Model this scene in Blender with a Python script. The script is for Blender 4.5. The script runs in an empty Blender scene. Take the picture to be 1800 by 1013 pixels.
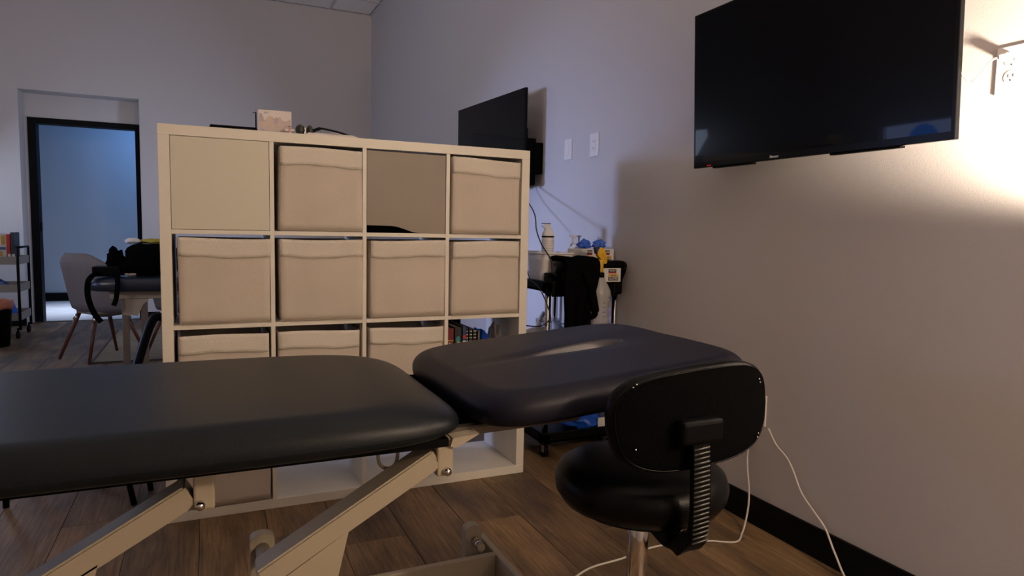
import bpy, bmesh, math, random
from mathutils import Vector, Matrix, Euler, noise
random.seed(7)
PI = math.pi
SC = bpy.context.scene
COL = SC.collection

# ------------------------------------------------------------------ camera
def cam_axes(yaw, pitch, roll):
    F = Vector((math.sin(yaw)*math.cos(pitch), math.cos(yaw)*math.cos(pitch), math.sin(pitch)))
    R = Vector((math.cos(yaw), -math.sin(yaw), 0)); U = R.cross(F)
    return R*math.cos(roll)+U*math.sin(roll), U*math.cos(roll)-R*math.sin(roll), F
cam = bpy.data.cameras.new('camera'); cam.sensor_width = 36; cam.lens = 23.534; cam.clip_start = 0.02
camo = bpy.data.objects.new('camera', cam); COL.objects.link(camo)
R_, U_, F_ = cam_axes(0.4287, -0.0862, 0.0202)
camo.matrix_world = Matrix(((R_.x, U_.x, -F_.x, 0.1529), (R_.y, U_.y, -F_.y, -2.7159), (R_.z, U_.z, -F_.z, 1.117), (0, 0, 0, 1)))
SC.camera = camo

# ------------------------------------------------------------------ world, view, lights
SC.view_settings.view_transform = 'Standard'; SC.view_settings.look = 'None'
SC.view_settings.gamma = 1.0; SC.view_settings.use_curve_mapping = False
SC.view_settings.exposure = 0.0
w = bpy.data.worlds.new('world'); SC.world = w; w.use_nodes = True
w.node_tree.nodes['Background'].inputs[0].default_value = (0.5, 0.6, 1.0, 1)
w.node_tree.nodes['Background'].inputs[1].default_value = 0.02

def area(name, loc, target, sx, sy, power, col, spread=180):
    l = bpy.data.lights.new(name, 'AREA'); l.shape = 'RECTANGLE'; l.size = sx; l.size_y = sy
    l.energy = power; l.color = col; l.spread = math.radians(spread)
    o = bpy.data.objects.new(name, l); COL.objects.link(o); o.location = loc
    o.rotation_euler = (Vector(target)-Vector(loc)).to_track_quat('-Z', 'Y').to_euler(); return o
# cold daylight through the frosted window in the left wall
area('window_light', (-2.52, 1.52, 1.40), (2.0, 1.10, 0.74), 0.5, 0.36, 8.0, (0.43, 0.54, 1.0), 46)
# the brighter corridor behind the door
area('corridor_light', (-0.35, 7.5, 2.62), (-0.75, 8.3, 1.2), 0.6, 0.6, 14, (0.20, 0.45, 1.0))
area('corridor_floor_light', (-1.45, 7.2, 2.6), (-1.45, 7.2, 0), 0.7, 0.7, 11, (0.66, 0.76, 1.0), 50)
# added cold light without a body, behind the shelf, aimed at the door recess
area('recess_fill', (1.75, 3.3, 1.15), (-1.55, 5.95, 1.2), 0.4, 0.3, 8, (0.60, 0.70, 1.0), 90)
# added cool fill from the left, lifting the floor at the back
area('side_fill', (-2.5, 5.15, 1.7), (-0.3, 3.6, 0.2), 0.9, 1.0, 18, (0.58, 0.72, 1.0))
# added fill out of frame at the left, aimed up to brighten the ceiling
area('ceiling_fill', (-1.9, 0.4, 1.9), (-0.4, 3.2, 3.74), 0.4, 0.4, 14, (1.0, 0.93, 0.90))
# warm bedside lamp just right of the frame, close to the wall
def spot(name, loc, target, power, col, angle, blend, size):
    l = bpy.data.lights.new(name, 'SPOT'); l.energy = power; l.color = col; l.spot_size = math.radians(angle)
    l.spot_blend = blend; l.shadow_soft_size = size
    o = bpy.data.objects.new(name, l); COL.objects.link(o); o.location = loc
    o.rotation_euler = (Vector(target)-Vector(loc)).to_track_quat('-Z', 'Y').to_euler(); return o
spot('lamp_beam', (1.87, -2.12, 1.24), (2.03, -1.97, 1.50), 150, (1.0, 0.81, 0.62), 124, 0.55, 0.04)
spot('lamp_uplight', (1.80, -2.05, 1.60), (1.45, -1.5, 3.7), 40, (1.0, 0.84, 0.68), 110, 0.7, 0.06)
pl = bpy.data.lights.new('shelf_fill', 'POINT'); pl.energy = 80; pl.color = (1.0, 0.76, 0.53); pl.shadow_soft_size = 0.07  # added warm fill behind the camera, brightening the shelf front
plo = bpy.data.objects.new('shelf_fill', pl); COL.objects.link(plo); plo.location = (1.80, -3.35, 1.75)

# ------------------------------------------------------------------ materials
def mat(name, col, rough=0.5, metal=0.0, bump=0.0, bscale=60.0, var=0.0, vscale=8.0, spec=0.5, coat=0.0, sheen=0.0,
        trans=0.0, emit=None, estr=0.0, alpha=1.0, stretch=None, col2=None, rand=0.0, detail=3.0):
    m = bpy.data.materials.new(name); m.use_nodes = True
    nt = m.node_tree; b = nt.nodes['Principled BSDF']
    def S(k, v):
        if k in b.inputs: b.inputs[k].default_value = v
    S('Base Color', (*col, 1)); S('Roughness', rough); S('Metallic', metal); S('Specular IOR Level', spec)
    S('Coat Weight', coat); S('Coat Roughness', 0.03); S('Sheen Weight', sheen); S('Transmission Weight', trans); S('Alpha', alpha)
    if emit: S('Emission Color', (*emit, 1)); S('Emission Strength', estr)
    tc = nt.nodes.new('ShaderNodeTexCoord'); src = tc.outputs['Object']
    if stretch:
        mp = nt.nodes.new('ShaderNodeMapping'); mp.inputs['Scale'].default_value = stretch
        nt.links.new(src, mp.inputs[0]); src = mp.outputs[0]
    if var > 0 or col2:
        n = nt.nodes.new('ShaderNodeTexNoise'); n.inputs['Scale'].default_value = vscale; n.inputs['Detail'].default_value = detail
        nt.links.new(src, n.inputs['Vector'])
        cr = nt.nodes.new('ShaderNodeValToRGB')
        c2 = col2 or tuple(max(0, c*(1-var)) for c in col)
        cr.color_ramp.elements[0].position = 0.35; cr.color_ramp.elements[1].position = 0.65
        cr.color_ramp.elements[0].color = (*c2, 1); cr.color_ramp.elements[1].color = (*col, 1)
        nt.links.new(n.outputs[0], cr.inputs[0]); out = cr.outputs[0]
        if rand > 0:
            oi = nt.nodes.new('ShaderNodeObjectInfo'); mr = nt.nodes.new('ShaderNodeMapRange')
            mr.inputs[3].default_value = 1-rand; mr.inputs[4].default_value = 1+rand
            nt.links.new(oi.outputs['Random'], mr.inputs[0])
            vm = nt.nodes.new('ShaderNodeVectorMath'); vm.operation = 'SCALE'
            nt.links.new(out, vm.inputs[0]); nt.links.new(mr.outputs[0], vm.inputs['Scale']); out = vm.outputs[0]
        nt.links.new(out, b.inputs['Base Color'])
    if bump > 0:
        n2 = nt.nodes.new('ShaderNodeTexNoise'); n2.inputs['Scale'].default_value = bscale; n2.inputs['Detail'].default_value = 2
        nt.links.new(src, n2.inputs['Vector'])
        bp = nt.nodes.new('ShaderNodeBump'); bp.inputs['Strength'].default_value = bump; bp.inputs['Distance'].default_value = 0.004
        nt.links.new(n2.outputs[0], bp.inputs['Height']); nt.links.new(bp.outputs[0], b.inputs['Normal'])
    return m

def wood_mat():
    m = bpy.data.materials.new('floor_oak'); m.use_nodes = True; nt = m.node_tree; b = nt.nodes['Principled BSDF']
    N = nt.nodes.new; L = nt.links.new
    tc = N('ShaderNodeTexCoord'); oi = N('ShaderNodeObjectInfo')
    mul = N('ShaderNodeMath'); mul.operation = 'MULTIPLY'; mul.inputs[1].default_value = 37.0; L(oi.outputs['Random'], mul.inputs[0])
    cx = N('ShaderNodeCombineXYZ'); L(mul.outputs[0], cx.inputs[0]); L(mul.outputs[0], cx.inputs[1])
    ad = N('ShaderNodeVectorMath'); ad.operation = 'ADD'; L(tc.outputs['Object'], ad.inputs[0]); L(cx.outputs[0], ad.inputs[1])
    m1 = N('ShaderNodeMapping'); m1.inputs['Scale'].default_value = (30, 1.5, 1); L(ad.outputs[0], m1.inputs[0])
    g = N('ShaderNodeTexNoise'); g.inputs['Scale'].default_value = 3.0; g.inputs['Detail'].default_value = 8; g.inputs['Roughness'].default_value = 0.7; g.inputs['Distortion'].default_value = 0.6
    L(m1.outputs[0], g.inputs['Vector'])
    m2 = N('ShaderNodeMapping'); m2.inputs['Scale'].default_value = (4.5, 1.3, 1); L(ad.outputs[0], m2.inputs[0])
    h = N('ShaderNodeTexNoise'); h.inputs['Scale'].default_value = 1.6; h.inputs['Detail'].default_value = 4; L(m2.outputs[0], h.inputs['Vector'])
    r1 = N('ShaderNodeValToRGB'); e = r1.color_ramp.elements
    e[0].position = 0.30; e[0].color = (0.090, 0.050, 0.023, 1); e[1].position = 0.68; e[1].color = (0.32, 0.20, 0.098, 1)
    L(g.outputs[0], r1.inputs[0])
    r2 = N('ShaderNodeValToRGB'); e = r2.color_ramp.elements
    e[0].position = 0.36; e[0].color = (0.42, 0.42, 0.44, 1); e[1].position = 0.60; e[1].color = (1, 1, 1, 1)
    L(h.outputs[0], r2.inputs[0])
    mx = N('ShaderNodeMixRGB'); mx.blend_type = 'MULTIPLY'; mx.inputs[0].default_value = 1; L(r1.outputs[0], mx.inputs[1]); L(r2.outputs[0], mx.inputs[2])
    mr = N('ShaderNodeMapRange'); mr.inputs[3].default_value = 0.72; mr.inputs[4].default_value = 1.3; L(oi.outputs['Random'], mr.inputs[0])
    vm = N('ShaderNodeVectorMath'); vm.operation = 'SCALE'; L(mx.outputs[0], vm.inputs[0]); L(mr.outputs[0], vm.inputs['Scale'])
    L(vm.outputs[0], b.inputs['Base Color'])
    b.inputs['Roughness'].default_value = 0.5
    bp = N('ShaderNodeBump'); bp.inputs['Strength'].default_value = 0.25; bp.inputs['Distance'].default_value = 0.002; L(g.outputs[0], bp.inputs['Height']); L(bp.outputs[0], b.inputs['Normal'])
    return m

M = dict(
    wall=mat('wall_paint', (0.60, 0.575, 0.575), 0.85, bump=0.12, bscale=260, spec=0.25),
    hallwall=mat('corridor_paint', (0.50, 0.54, 0.58), 0.85, spec=0.2),
    ceil=mat('ceiling_tile_white', (0.90, 0.88, 0.90), 0.9, bump=0.3, bscale=300, spec=0.1),
    grid=mat('ceiling_grid_metal', (0.62, 0.60, 0.62), 0.5),
    wood=wood_mat(),
    hallfloor=mat('corridor_floor', (0.62, 0.61, 0.60), 0.4, var=0.15, vscale=3),
    baseb=mat('baseboard_black', (0.005, 0.005, 0.006), 0.6, spec=0.1),
    lam=mat('white_laminate', (0.80, 0.76, 0.68), 0.42, spec=0.4),
    ins=mat('cream_insert', (0.68, 0.65, 0.55), 0.45, spec=0.4),
    fab=mat('bin_fabric', (0.68, 0.60, 0.52), 0.95, bump=0.5, bscale=420, var=0.05, vscale=5, spec=0.1),
    band=mat('bin_band_fabric', (0.74, 0.68, 0.60), 0.95, bump=0.5, bscale=420, spec=0.1),
    taupe=mat('taupe_panel', (0.27, 0.225, 0.18), 0.5, var=0.06, vscale=6),
    vinyl=mat('charcoal_vinyl', (0.006, 0.0085, 0.0115), 0.36, bump=0.12, bscale=500, spec=0.22),
    vinyl2=mat('navy_vinyl', (0.007, 0.007, 0.016), 0.42, bump=0.15, bscale=500, spec=0.2),
    vinyl3=mat('black_vinyl', (0.0025, 0.0025, 0.003), 0.34, bump=0.1, bscale=400, spec=0.14),
    slot=mat('slot_vinyl_lit', (0.035, 0.032, 0.040), 0.33, bump=0.15, bscale=60, stretch=(1, 1, 12)),  # paler than the navy vinyl: highlight on the slot wall put into the colour
    cream=mat('cream_powder_coat', (0.40, 0.345, 0.26), 0.45, bump=0.08, bscale=300),
    blk=mat('black_plastic', (0.003, 0.003, 0.0035), 0.45, spec=0.08),
    blkg=mat('black_gloss', (0.003, 0.003, 0.0035), 0.25, spec=0.12),
    rib=mat('worn_spring_steel', (0.12, 0.12, 0.11), 0.4, metal=0.6),
    screen=mat('tv_screen', (0.0006, 0.0006, 0.0008), 0.22, spec=0.07, coat=0.22),
    tvback=mat('tv_back_grey', (0.42, 0.38, 0.42), 0.35),
    chrome=mat('chrome', (0.70, 0.68, 0.66), 0.12, metal=1.0),
    steel=mat('brushed_steel', (0.45, 0.44, 0.43), 0.3, metal=1.0),
    bronze=mat('dark_steel_tube', (0.12, 0.10, 0.08), 0.4, metal=0.5),
    plate=mat('white_switch_plate', (0.80, 0.78, 0.76), 0.35),
    slotd=mat('socket_slot_dark', (0.03, 0.03, 0.03), 0.6),
    cord=mat('white_cord', (0.66, 0.62, 0.58), 0.5),
    blkcord=mat('black_cord', (0.012, 0.012, 0.014), 0.5),
    yel=mat('yellow_plastic', (0.72, 0.42, 0.02), 0.4),
    bottle=mat('frosted_bottle', (0.50, 0.49, 0.50), 0.35, trans=0.35),
    ink=mat('blue_print', (0.10, 0.12, 0.30), 0.6),
    purple=mat('purple_print', (0.30, 0.22, 0.42), 0.6),
    glove=mat('blue_nitrile', (0.03, 0.12, 0.62), 0.5),
    cloth=mat('black_cloth', (0.003, 0.003, 0.0035), 1.0, bump=0.4, bscale=200, spec=0.02),
    white=mat('white_plastic', (0.74, 0.73, 0.74), 0.4),
    card=mat('white_card', (0.66, 0.65, 0.64), 0.7),
    redp=mat('red_print', (0.45, 0.02, 0.02), 0.5),
    darkred=mat('dark_red_cover', (0.16, 0.012, 0.012), 0.35),
    goldp=mat('gold_print', (0.62, 0.38, 0.06), 0.5),
    darkp=mat('dark_print', (0.04, 0.02, 0.025), 0.5),
    whitep=mat('white_print', (0.80, 0.80, 0.80), 0.6),
    bluebag=mat('blue_bag', (0.01, 0.08, 0.48), 0.4, bump=0.8, bscale=30),
    teal=mat('teal_print', (0.02, 0.22, 0.26), 0.5),
    clearbag=mat('cloudy_plastic_bag', (0.55, 0.50, 0.48), 0.25, bump=1.0, bscale=30, trans=0.6),
    book=mat('black_cover', (0.015, 0.015, 0.018), 0.4),
    bookb=mat('dark_blue_cover', (0.02, 0.04, 0.14), 0.4),
    paper=mat('paper_edge', (0.42, 0.37, 0.34), 0.8, stretch=(1, 1, 1)),
    shell=mat('grey_felt', (0.24, 0.22, 0.23), 0.95, bump=0.5, bscale=250, spec=0.1),
    seatf=mat('beige_seat_fabric', (0.33, 0.30, 0.24), 0.95, bump=0.4, bscale=200, spec=0.1),
    walnut=mat('walnut_leg', (0.13, 0.035, 0.015), 0.4, var=0.3, vscale=20, stretch=(1, 1, 0.1)),
    rug=mat('beige_rug', (0.30, 0.25, 0.19), 1.0, bump=0.8, bscale=150, var=0.2, vscale=10, spec=0.05),
    rugb=mat('rug_binding', (0.06, 0.05, 0.045), 0.9),
    navy=mat('navy_table_vinyl', (0.012, 0.018, 0.034), 0.3, spec=0.6),
    greyd=mat('dark_grey_metal', (0.05, 0.06, 0.07), 0.45),
    greyp=mat('warm_grey_tray', (0.25, 0.22, 0.19), 0.6),
    liner=mat('clear_bin_liner', (0.55, 0.20, 0.13), 0.3, bump=0.8, bscale=40),
    mount=mat('mountain_print', (0.60, 0.49, 0.43), 0.6, col2=(0.50, 0.45, 0.48), vscale=22, detail=4, stretch=(1, 1, 2.2)),
    boxw=mat('pale_box_card', (0.74, 0.68, 0.68), 0.6),
    olive=mat('dark_olive_rubber', (0.03, 0.035, 0.022), 0.5),
    skin=mat('figurine_pink', (0.62, 0.40, 0.36), 0.5),
    hair=mat('figurine_brown', (0.14, 0.05, 0.03), 0.6),
    led=mat('red_led', (0.3, 0, 0), 0.4, emit=(1, 0.03, 0.01), estr=0.6),
    pane=mat('lit_frosted_pane', (0.3, 0.35, 0.5), 0.4, emit=(0.40, 0.52, 0.95), estr=5.5),
    decal=mat('blue_round_decal', (0.02, 0.15, 0.6), 0.4, emit=(0.02, 0.22, 1.0), estr=5.5),
    glass=mat('clear_bowl_glass', (0.75, 0.78, 0.85), 0.08, trans=0.8),
    yellowbag=mat('yellow_paper', (0.42, 0.34, 0.05), 0.7),
    brownb=mat('amber_jar', (0.24, 0.10, 0.05), 0.3),
)

# ------------------------------------------------------------------ helpers
class MB:
    def __init__(s, off=(0, 0, 0)): s.bm = bmesh.new(); s.off = Vector(off)
    def _add(s, vs, fs, smooth=False):
        v = [s.bm.verts.new(Vector(p)-s.off) for p in vs]
        for f in fs:
            try:
                q = s.bm.faces.new([v[i] for i in f]); q.smooth = smooth
            except ValueError: pass
        return v
    def box(s, a, b, bev=0.0, rot=None, seg=2):
        x0, y0, z0 = a; x1, y1, z1 = b
        vs = [(x0, y0, z0), (x1, y0, z0), (x1, y1, z0), (x0, y1, z0), (x0, y0, z1), (x1, y0, z1), (x1, y1, z1), (x0, y1, z1)]
        if rot is not None:
            c = Vector(((x0+x1)/2, (y0+y1)/2, (z0+z1)/2)); vs = [c+rot@(Vector(p)-c) for p in vs]
        v = s._add(vs, [(0, 3, 2, 1), (4, 5, 6, 7), (0, 1, 5, 4), (1, 2, 6, 5), (2, 3, 7, 6), (3, 0, 4, 7)])
        if bev > 0:
            es = {e for q in v for e in q.link_edges}
            bmesh.ops.bevel(s.bm, geom=list(es), offset=bev, segments=seg, affect='EDGES', profile=0.5)
        return s
    def bar(s, p, q, wx, wz, up=(0, 0, 1), bev=0.0):
        p = Vector(p); q = Vector(q); d = (q-p); L = d.length; d.normalize(); u = Vector(up)
        sdir = d.cross(u).normalized(); u2 = sdir.cross(d).normalized()
        vs = []
        for t in (p, q):
            for a, b in ((-1, -1), (1, -1), (1, 1), (-1, 1)): vs.append(t+sdir*a*wx/2+u2*b*wz/2)
        v = s._add(vs, [(3, 2, 1, 0), (4, 5, 6, 7), (0, 1, 5, 4), (1, 2, 6, 5), (2, 3, 7, 6), (3, 0, 4, 7)])
        if bev > 0:
            es = {e for q in v for e in q.link_edges}
            bmesh.ops.bevel(s.bm, geom=list(es), offset=bev, segments=2, affect='EDGES')
        return s
    def tube(s, pts, r, n=10, cap=True, closed=False, flat=None):
        pts = [Vector(p) for p in pts]; k = len(pts); rings = []
        rs = r if isinstance(r, (list, tuple)) else [r]*k
        if len(rs) != k: rs = [rs[min(len(rs)-1, int(i*len(rs)/k))] for i in range(k)]
        prev = None
        for i, p in enumerate(pts):
            if closed: d = pts[(i+1) % k]-pts[i-1]
            else: d = pts[min(i+1, k-1)]-pts[max(i-1, 0)]
            d.normalize()
            if prev is None: a = d.orthogonal().normalized()
            else:
                a = prev-d*prev.dot(d)
                a = a.normalized() if a.length > 1e-6 else d.orthogonal().normalized()
            prev = a; b = d.cross(a); rr = rs[i]
            ring = []
            for j in range(n):
                t = 2*PI*j/n
                ring.append(s.bm.verts.new(p+(a*math.cos(t)+b*math.sin(t)*(flat or 1))*rr-s.off))
            rings.append(ring)
        rng = range(k) if closed else range(k-1)
        for i in rng:
            A, B = rings[i], rings[(i+1) % k]
            for j in range(n):
                f = s.bm.faces.new((A[j], A[(j+1) % n], B[(j+1) % n], B[j])); f.smooth = True
        if cap and not closed:
            s.bm.faces.new(rings[0][::-1]); s.bm.faces.new(rings[-1])
        return s
    def lathe(s, prof, c=(0, 0, 0), n=28, axis='z', rot=None):
        c = Vector(c); rings = []
        for r, z in prof:
            ring = []
            for j in range(n):
                t = 2*PI*j/n; v = Vector((r*math.cos(t), r*math.sin(t), z))
                if axis == 'y': v = Vector((v.x, v.z, v.y))
                if axis == 'x': v = Vector((v.z, v.x, v.y))
                if rot is not None: v = rot@v
                ring.append(s.bm.verts.new(c+v-s.off))
            rings.append(ring)
        for A, B in zip(rings, rings[1:]):
            for j in range(n):
                f = s.bm.faces.new((A[j], A[(j+1) % n], B[(j+1) % n], B[j])); f.smooth = True
        for ring, (r, z) in ((rings[0][::-1], prof[0]), (rings[-1], prof[-1])):
            if r > 1e-5: s.bm.faces.new(ring)
        return s
    def prism(s, poly, y0, y1, plane='xz'):
        n = len(poly)
        def P(a, y): return (a[0], y, a[1]) if plane == 'xz' else ((a[0], a[1], y) if plane == 'xy' else (y, a[0], a[1]))
        vs = [P(a, y0) for a in poly]+[P(a, y1) for a in poly]
        s._add(vs, [tuple(range(n)), tuple(range(2*n-1, n-1, -1))]+[(i, (i+1) % n, n+(i+1) % n, n+i) for i in range(n)])
        return s
    def grid(s, fn, nu, nv, smooth=True, closeu=False):
        V = [[s.bm.verts.new(Vector(fn(i/(nu if closeu else nu-1), j/(nv-1)))-s.off) for j in range(nv)] for i in range(nu)]
        for i in range(nu if closeu else nu-1):
            for j in range(nv-1):
                i2 = (i+1) % nu
                f = s.bm.faces.new((V[i][j], V[i2][j], V[i2][j+1], V[i][j+1])); f.smooth = smooth
        return s
    def ball(s, c, r, n=12, sc=(1, 1, 1), lump=0.0, seed=0):
        c = Vector(c)
        def fn(u, v):
            t = 2*PI*u; p = PI*(0.001+0.998*v)
            d = Vector((math.cos(t)*math.sin(p), math.sin(t)*math.sin(p), math.cos(p)))
            k = 1+lump*noise.noise(d*2.5+Vector((seed, 0, 0)))
            return c+Vector((d.x*sc[0], d.y*sc[1], d.z*sc[2]))*r*k
        return s.grid(fn, n*2, n, closeu=True)
    def build(s, name, m, parent=None, recalc=True):
        if recalc: bmesh.ops.recalc_face_normals(s.bm, faces=s.bm.faces)
        me = bpy.data.meshes.new(name); s.bm.to_mesh(me); s.bm.free()
        me.materials.append(m if not isinstance(m, str) else M[m])
        o = bpy.data.objects.new(name, me); COL.objects.link(o)
        if parent: o.parent = parent
        return o

def thing(name, label, cat, loc=(0, 0, 0), rz=0.0, group=None):
    o = bpy.data.objects.new(name, None); COL.objects.link(o); o.empty_display_size = 0.05
    o.location = loc; o.rotation_euler = (0, 0, rz); return tag(o, label, cat, group)
def tag(o, label, cat, group=None):
    o['label'] = label; o['category'] = cat
    if group: o['group'] = group
    return o
def struct(o): o['kind'] = 'structure'; return o
def moved(o, v):
    """mesh built in world coordinates, origin shifted to v"""
    o.data.transform(Matrix.Translation(-Vector(v))); o.location = v; return o
def text(txt, size, m, parent, mat4, name='lettering', ext=0.0003, sx=1.0, shear=0.0):
    c = bpy.data.curves.new(name, 'FONT'); c.body = txt; c.size = size; c.extrude = ext; c.align_x = 'CENTER'; c.align_y = 'CENTER'; c.shear = shear
    t = bpy.data.objects.new('tmp', c); COL.objects.link(t)
    dg = bpy.context.evaluated_depsgraph_get(); me = bpy.data.meshes.new_from_object(t.evaluated_get(dg))
    bpy.data.objects.remove(t); bpy.data.curves.remove(c)
    me.transform(Matrix.Diagonal((sx, 1, 1, 1))); me.transform(mat4); me.materials.clear(); me.materials.append(M[m])
    o = bpy.data.objects.new(name, me); COL.objects.link(o); o.parent = parent; return o
def facing(origin, right, up):
    r = Vector(right).normalized(); u = Vector(up).normalized(); n = r.cross(u); o = Vector(origin)
    return Matrix(((r.x, u.x, n.x, o.x), (r.y, u.y, n.y, o.y), (r.z, u.z, n.z, o.z), (0, 0, 0, 1)))
def smooth_pts(pts, k=6):
    P = [Vector(p) for p in pts]; P = [P[0]*2-P[1]]+P+[P[-1]*2-P[-2]]; out = []
    for i in range(1, len(P)-2):
        for t in range(k):
            t /= k; a, b, c, d = P[i-1], P[i], P[i+1], P[i+2]
            out.append(0.5*((2*b)+(c-a)*t+(2*a-5*b+4*c-d)*t*t+(3*b-a-3*c+d)*t**3))
    out.append(P[-2]); return out

# ------------------------------------------------------------------ room shell
XL, XR, YF, YB, ZC = -2.6, 2.07, -3.9, 5.85, 3.74
YD = 6.10                      # back of the door recess
struct(MB().box((XR, YF-.15, 0), (XR+.15, YB+.6, ZC+.2)).build('wall_right', 'wall'))
o = MB()
OX0, OX1, OZ = -1.60, -0.50, 2.475
o.box((XL-.15, YB, 0), (OX0, YD+.12, ZC)); o.box((OX1, YB, 0), (XR, YD+.12, ZC)); o.box((OX0, YB, OZ), (OX1, YD+.12, ZC))
DX0, DX1, DZ = -1.575, -0.52, 2.225
o.box((OX0, YD, DZ), (OX1, YD+.12, OZ)); o.box((OX0, YD, 0), (DX0, YD+.12, DZ)); o.box((DX1, YD, 0), (OX1, YD+.12, DZ))
struct(o.build('wall_back', 'wall'))
o = MB()                        # left wall with the window opening
WY0, WY1, WZ0, WZ1 = 1.15, 2.10, 0.95, 1.86
o.box((XL-.15, YF, 0), (XL, WY0, ZC)); o.box((XL-.15, WY1, 0), (XL, YB, ZC)); o.box((XL-.15, WY0, 0), (XL, WY1, WZ0)); o.box((XL-.15, WY0, WZ1), (XL, WY1, ZC))
struct(o.build('wall_left', 'wall'))
wn = struct(MB().box((XL-.10, WY0, WZ0), (XL-.09, WY1, WZ1)).build('window_1', 'pane'))
o = MB()
for a, b in (((XL-.09, WY0, WZ0), (XL-.03, WY0+.03, WZ1)), ((XL-.09, WY1-.03, WZ0), (XL-.03, WY1, WZ1)), ((XL-.09, WY0, WZ0), (XL-.03, WY1, WZ0+.03)), ((XL-.09, WY0, WZ1-.03), (XL-.03, WY1, WZ1))): o.box(a, b)
o.build('window_frame', 'plate', wn)
MB().lathe([(0.155, 0), (0.155, 0.003)], (XL-.089, 1.68, 1.66), 40, 'x').build('round_decal', 'decal', wn)
struct(MB().box((XL-.15, YF-.15, 0), (XR, YF, ZC)).build('wall_front', 'wall'))
# corridor behind the door
struct(MB().box((-4.2, 8.42, -.02), (1.2, 8.55, 2.75)).build('wall_corridor_back', 'hallwall'))
struct(MB().box((-4.3, YD+.12, -.02), (-4.2, 8.42, 2.75)).build('wall_corridor_left', 'hallwall'))
struct(MB().box((1.2, YD+.12, -.02), (1.3, 8.42, 2.75)).build('wall_corridor_right', 'hallwall'))
struct(MB().box((-4.2, YD+.12, 2.75), (1.2, 8.55, 2.85)).build('ceiling_corridor', 'hallwall'))
struct(MB().box((-4.2, YD, -.06), (1.2, 8.55, 0.0)).build('floor_corridor', 'hallfloor'))
struct(MB().box((-4.2, 8.40, 0), (1.2, 8.42, 0.115)).build('baseboard_corridor', 'baseb'))
struct(MB().box((DX0, YD-.02, 0), (DX1, YD+.04, 0.006)).build('trim_threshold', 'bronze'))
# baseboards
struct(MB().box((XR-.012, YF, 0), (XR, YB, 0.11), .002).build('baseboard_right', 'baseb'))
struct(MB().box((XL, YB-.012, 0), (OX0-.002, YB, 0.11), .002).build('baseboard_back_left', 'baseb'))
struct(MB().box((OX1+.002, YB-.012, 0), (XR-.012, YB, 0.11), .002).build('baseboard_back_right', 'baseb'))
# door frame and the door leaf folded back into the corridor
dr = struct(MB().box((DX0, YD-.012, 0), (DX0+.075, YD+.14, DZ)).box((DX1-.045, YD-.012, 0), (DX1, YD+.14, DZ)).box((DX0+.075, YD-.012, DZ-.06), (DX1-.045, YD+.14, DZ)).build('door_1', 'baseb'))
MB().box((DX0+.075, YD+.03, 1.00), (DX0+.09, YD+.08, 1.10), .002).build('strike_plate', 'blkg', dr)
# ceiling: suspended grid with tiles, each tile a piece
cl = struct(MB().box((XL-.15, YF-.15, ZC+.06), (XR+.15, YB+.15, ZC+.2)).build('ceiling', 'ceil'))
TX = [XR-.02-.488-.61*i for i in range(-1, 8)]; TY = [YB-.02-.50-.61*i for i in range(-1, 17)]
tile_me = None
g = MB()
for x in TX:
    if XL < x < XR: g.box((x-.012, YF, ZC-.003), (x+.012, YB, ZC+.03))
for y in TY:
    if YF < y < YB: g.box((XL, y-.012, ZC-.0025), (XR, y+.012, ZC+.029))
g.box((XL, YB-.022, ZC-.004), (XR, YB, ZC)).box((XR-.022, YF, ZC-.004), (XR, YB, ZC)); g.build('ceiling_grid', 'grid', cl)
for i in range(len(TX)-1):
    for j in range(len(TY)-1):
        x1, x0 = min(TX[i], XR-.01), max(TX[i+1], XL); y1, y0 = min(TY[j], YB-.01), max(TY[j+1], YF)
        if x1-x0 < .05 or y1-y0 < .05: continue
        MB().box((x0+.014, y0+.014, ZC+.004), (x1-.014, y1-.014, ZC+.02), .003, seg=1).build('ceiling_tile', 'ceil', cl)
# floor: planks laid along y
fl = struct(MB().box((XL-.15, YF-.15, -.06), (XR+.15, YD+.001, -.013)).build('floor', 'baseb'))
PW = 0.2295; PL = 1.52
pm = None; seen = {}
xs = []
x = 0.80
while x > XL: x -= PW
while x < XR: xs.append(x); x += PW
offs = {}
for k, x in enumerate(xs):
    off = random.uniform(0, PL)
    c = x+PW/2
    if abs(x-0.571) < .02 or abs(x-1.03) < .02: off = -.415
    y = YF-.1
    base = off
    while base > YF: base -= PL
    while base < YD:
        a, b = max(base, YF), min(base+PL, YD); x0, x1 = max(x, XL), min(x+PW, XR)
        if b-a > .02 and x1-x0 > .02:
            key = (round(b-a, 3), round(x1-x0, 3))
            if key not in seen:
                p = MB().box((0.0009, 0.0009, -.013), (x1-x0-.0009, b-a-.0009, 0), .0011, seg=1).build('plank', 'wood', fl); seen[key] = p.data
            else:
                p = bpy.data.objects.new('plank', seen[key]); COL.objects.link(p); p.parent = fl
            p.location = (x0, a, 0)
        base += PL

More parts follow.
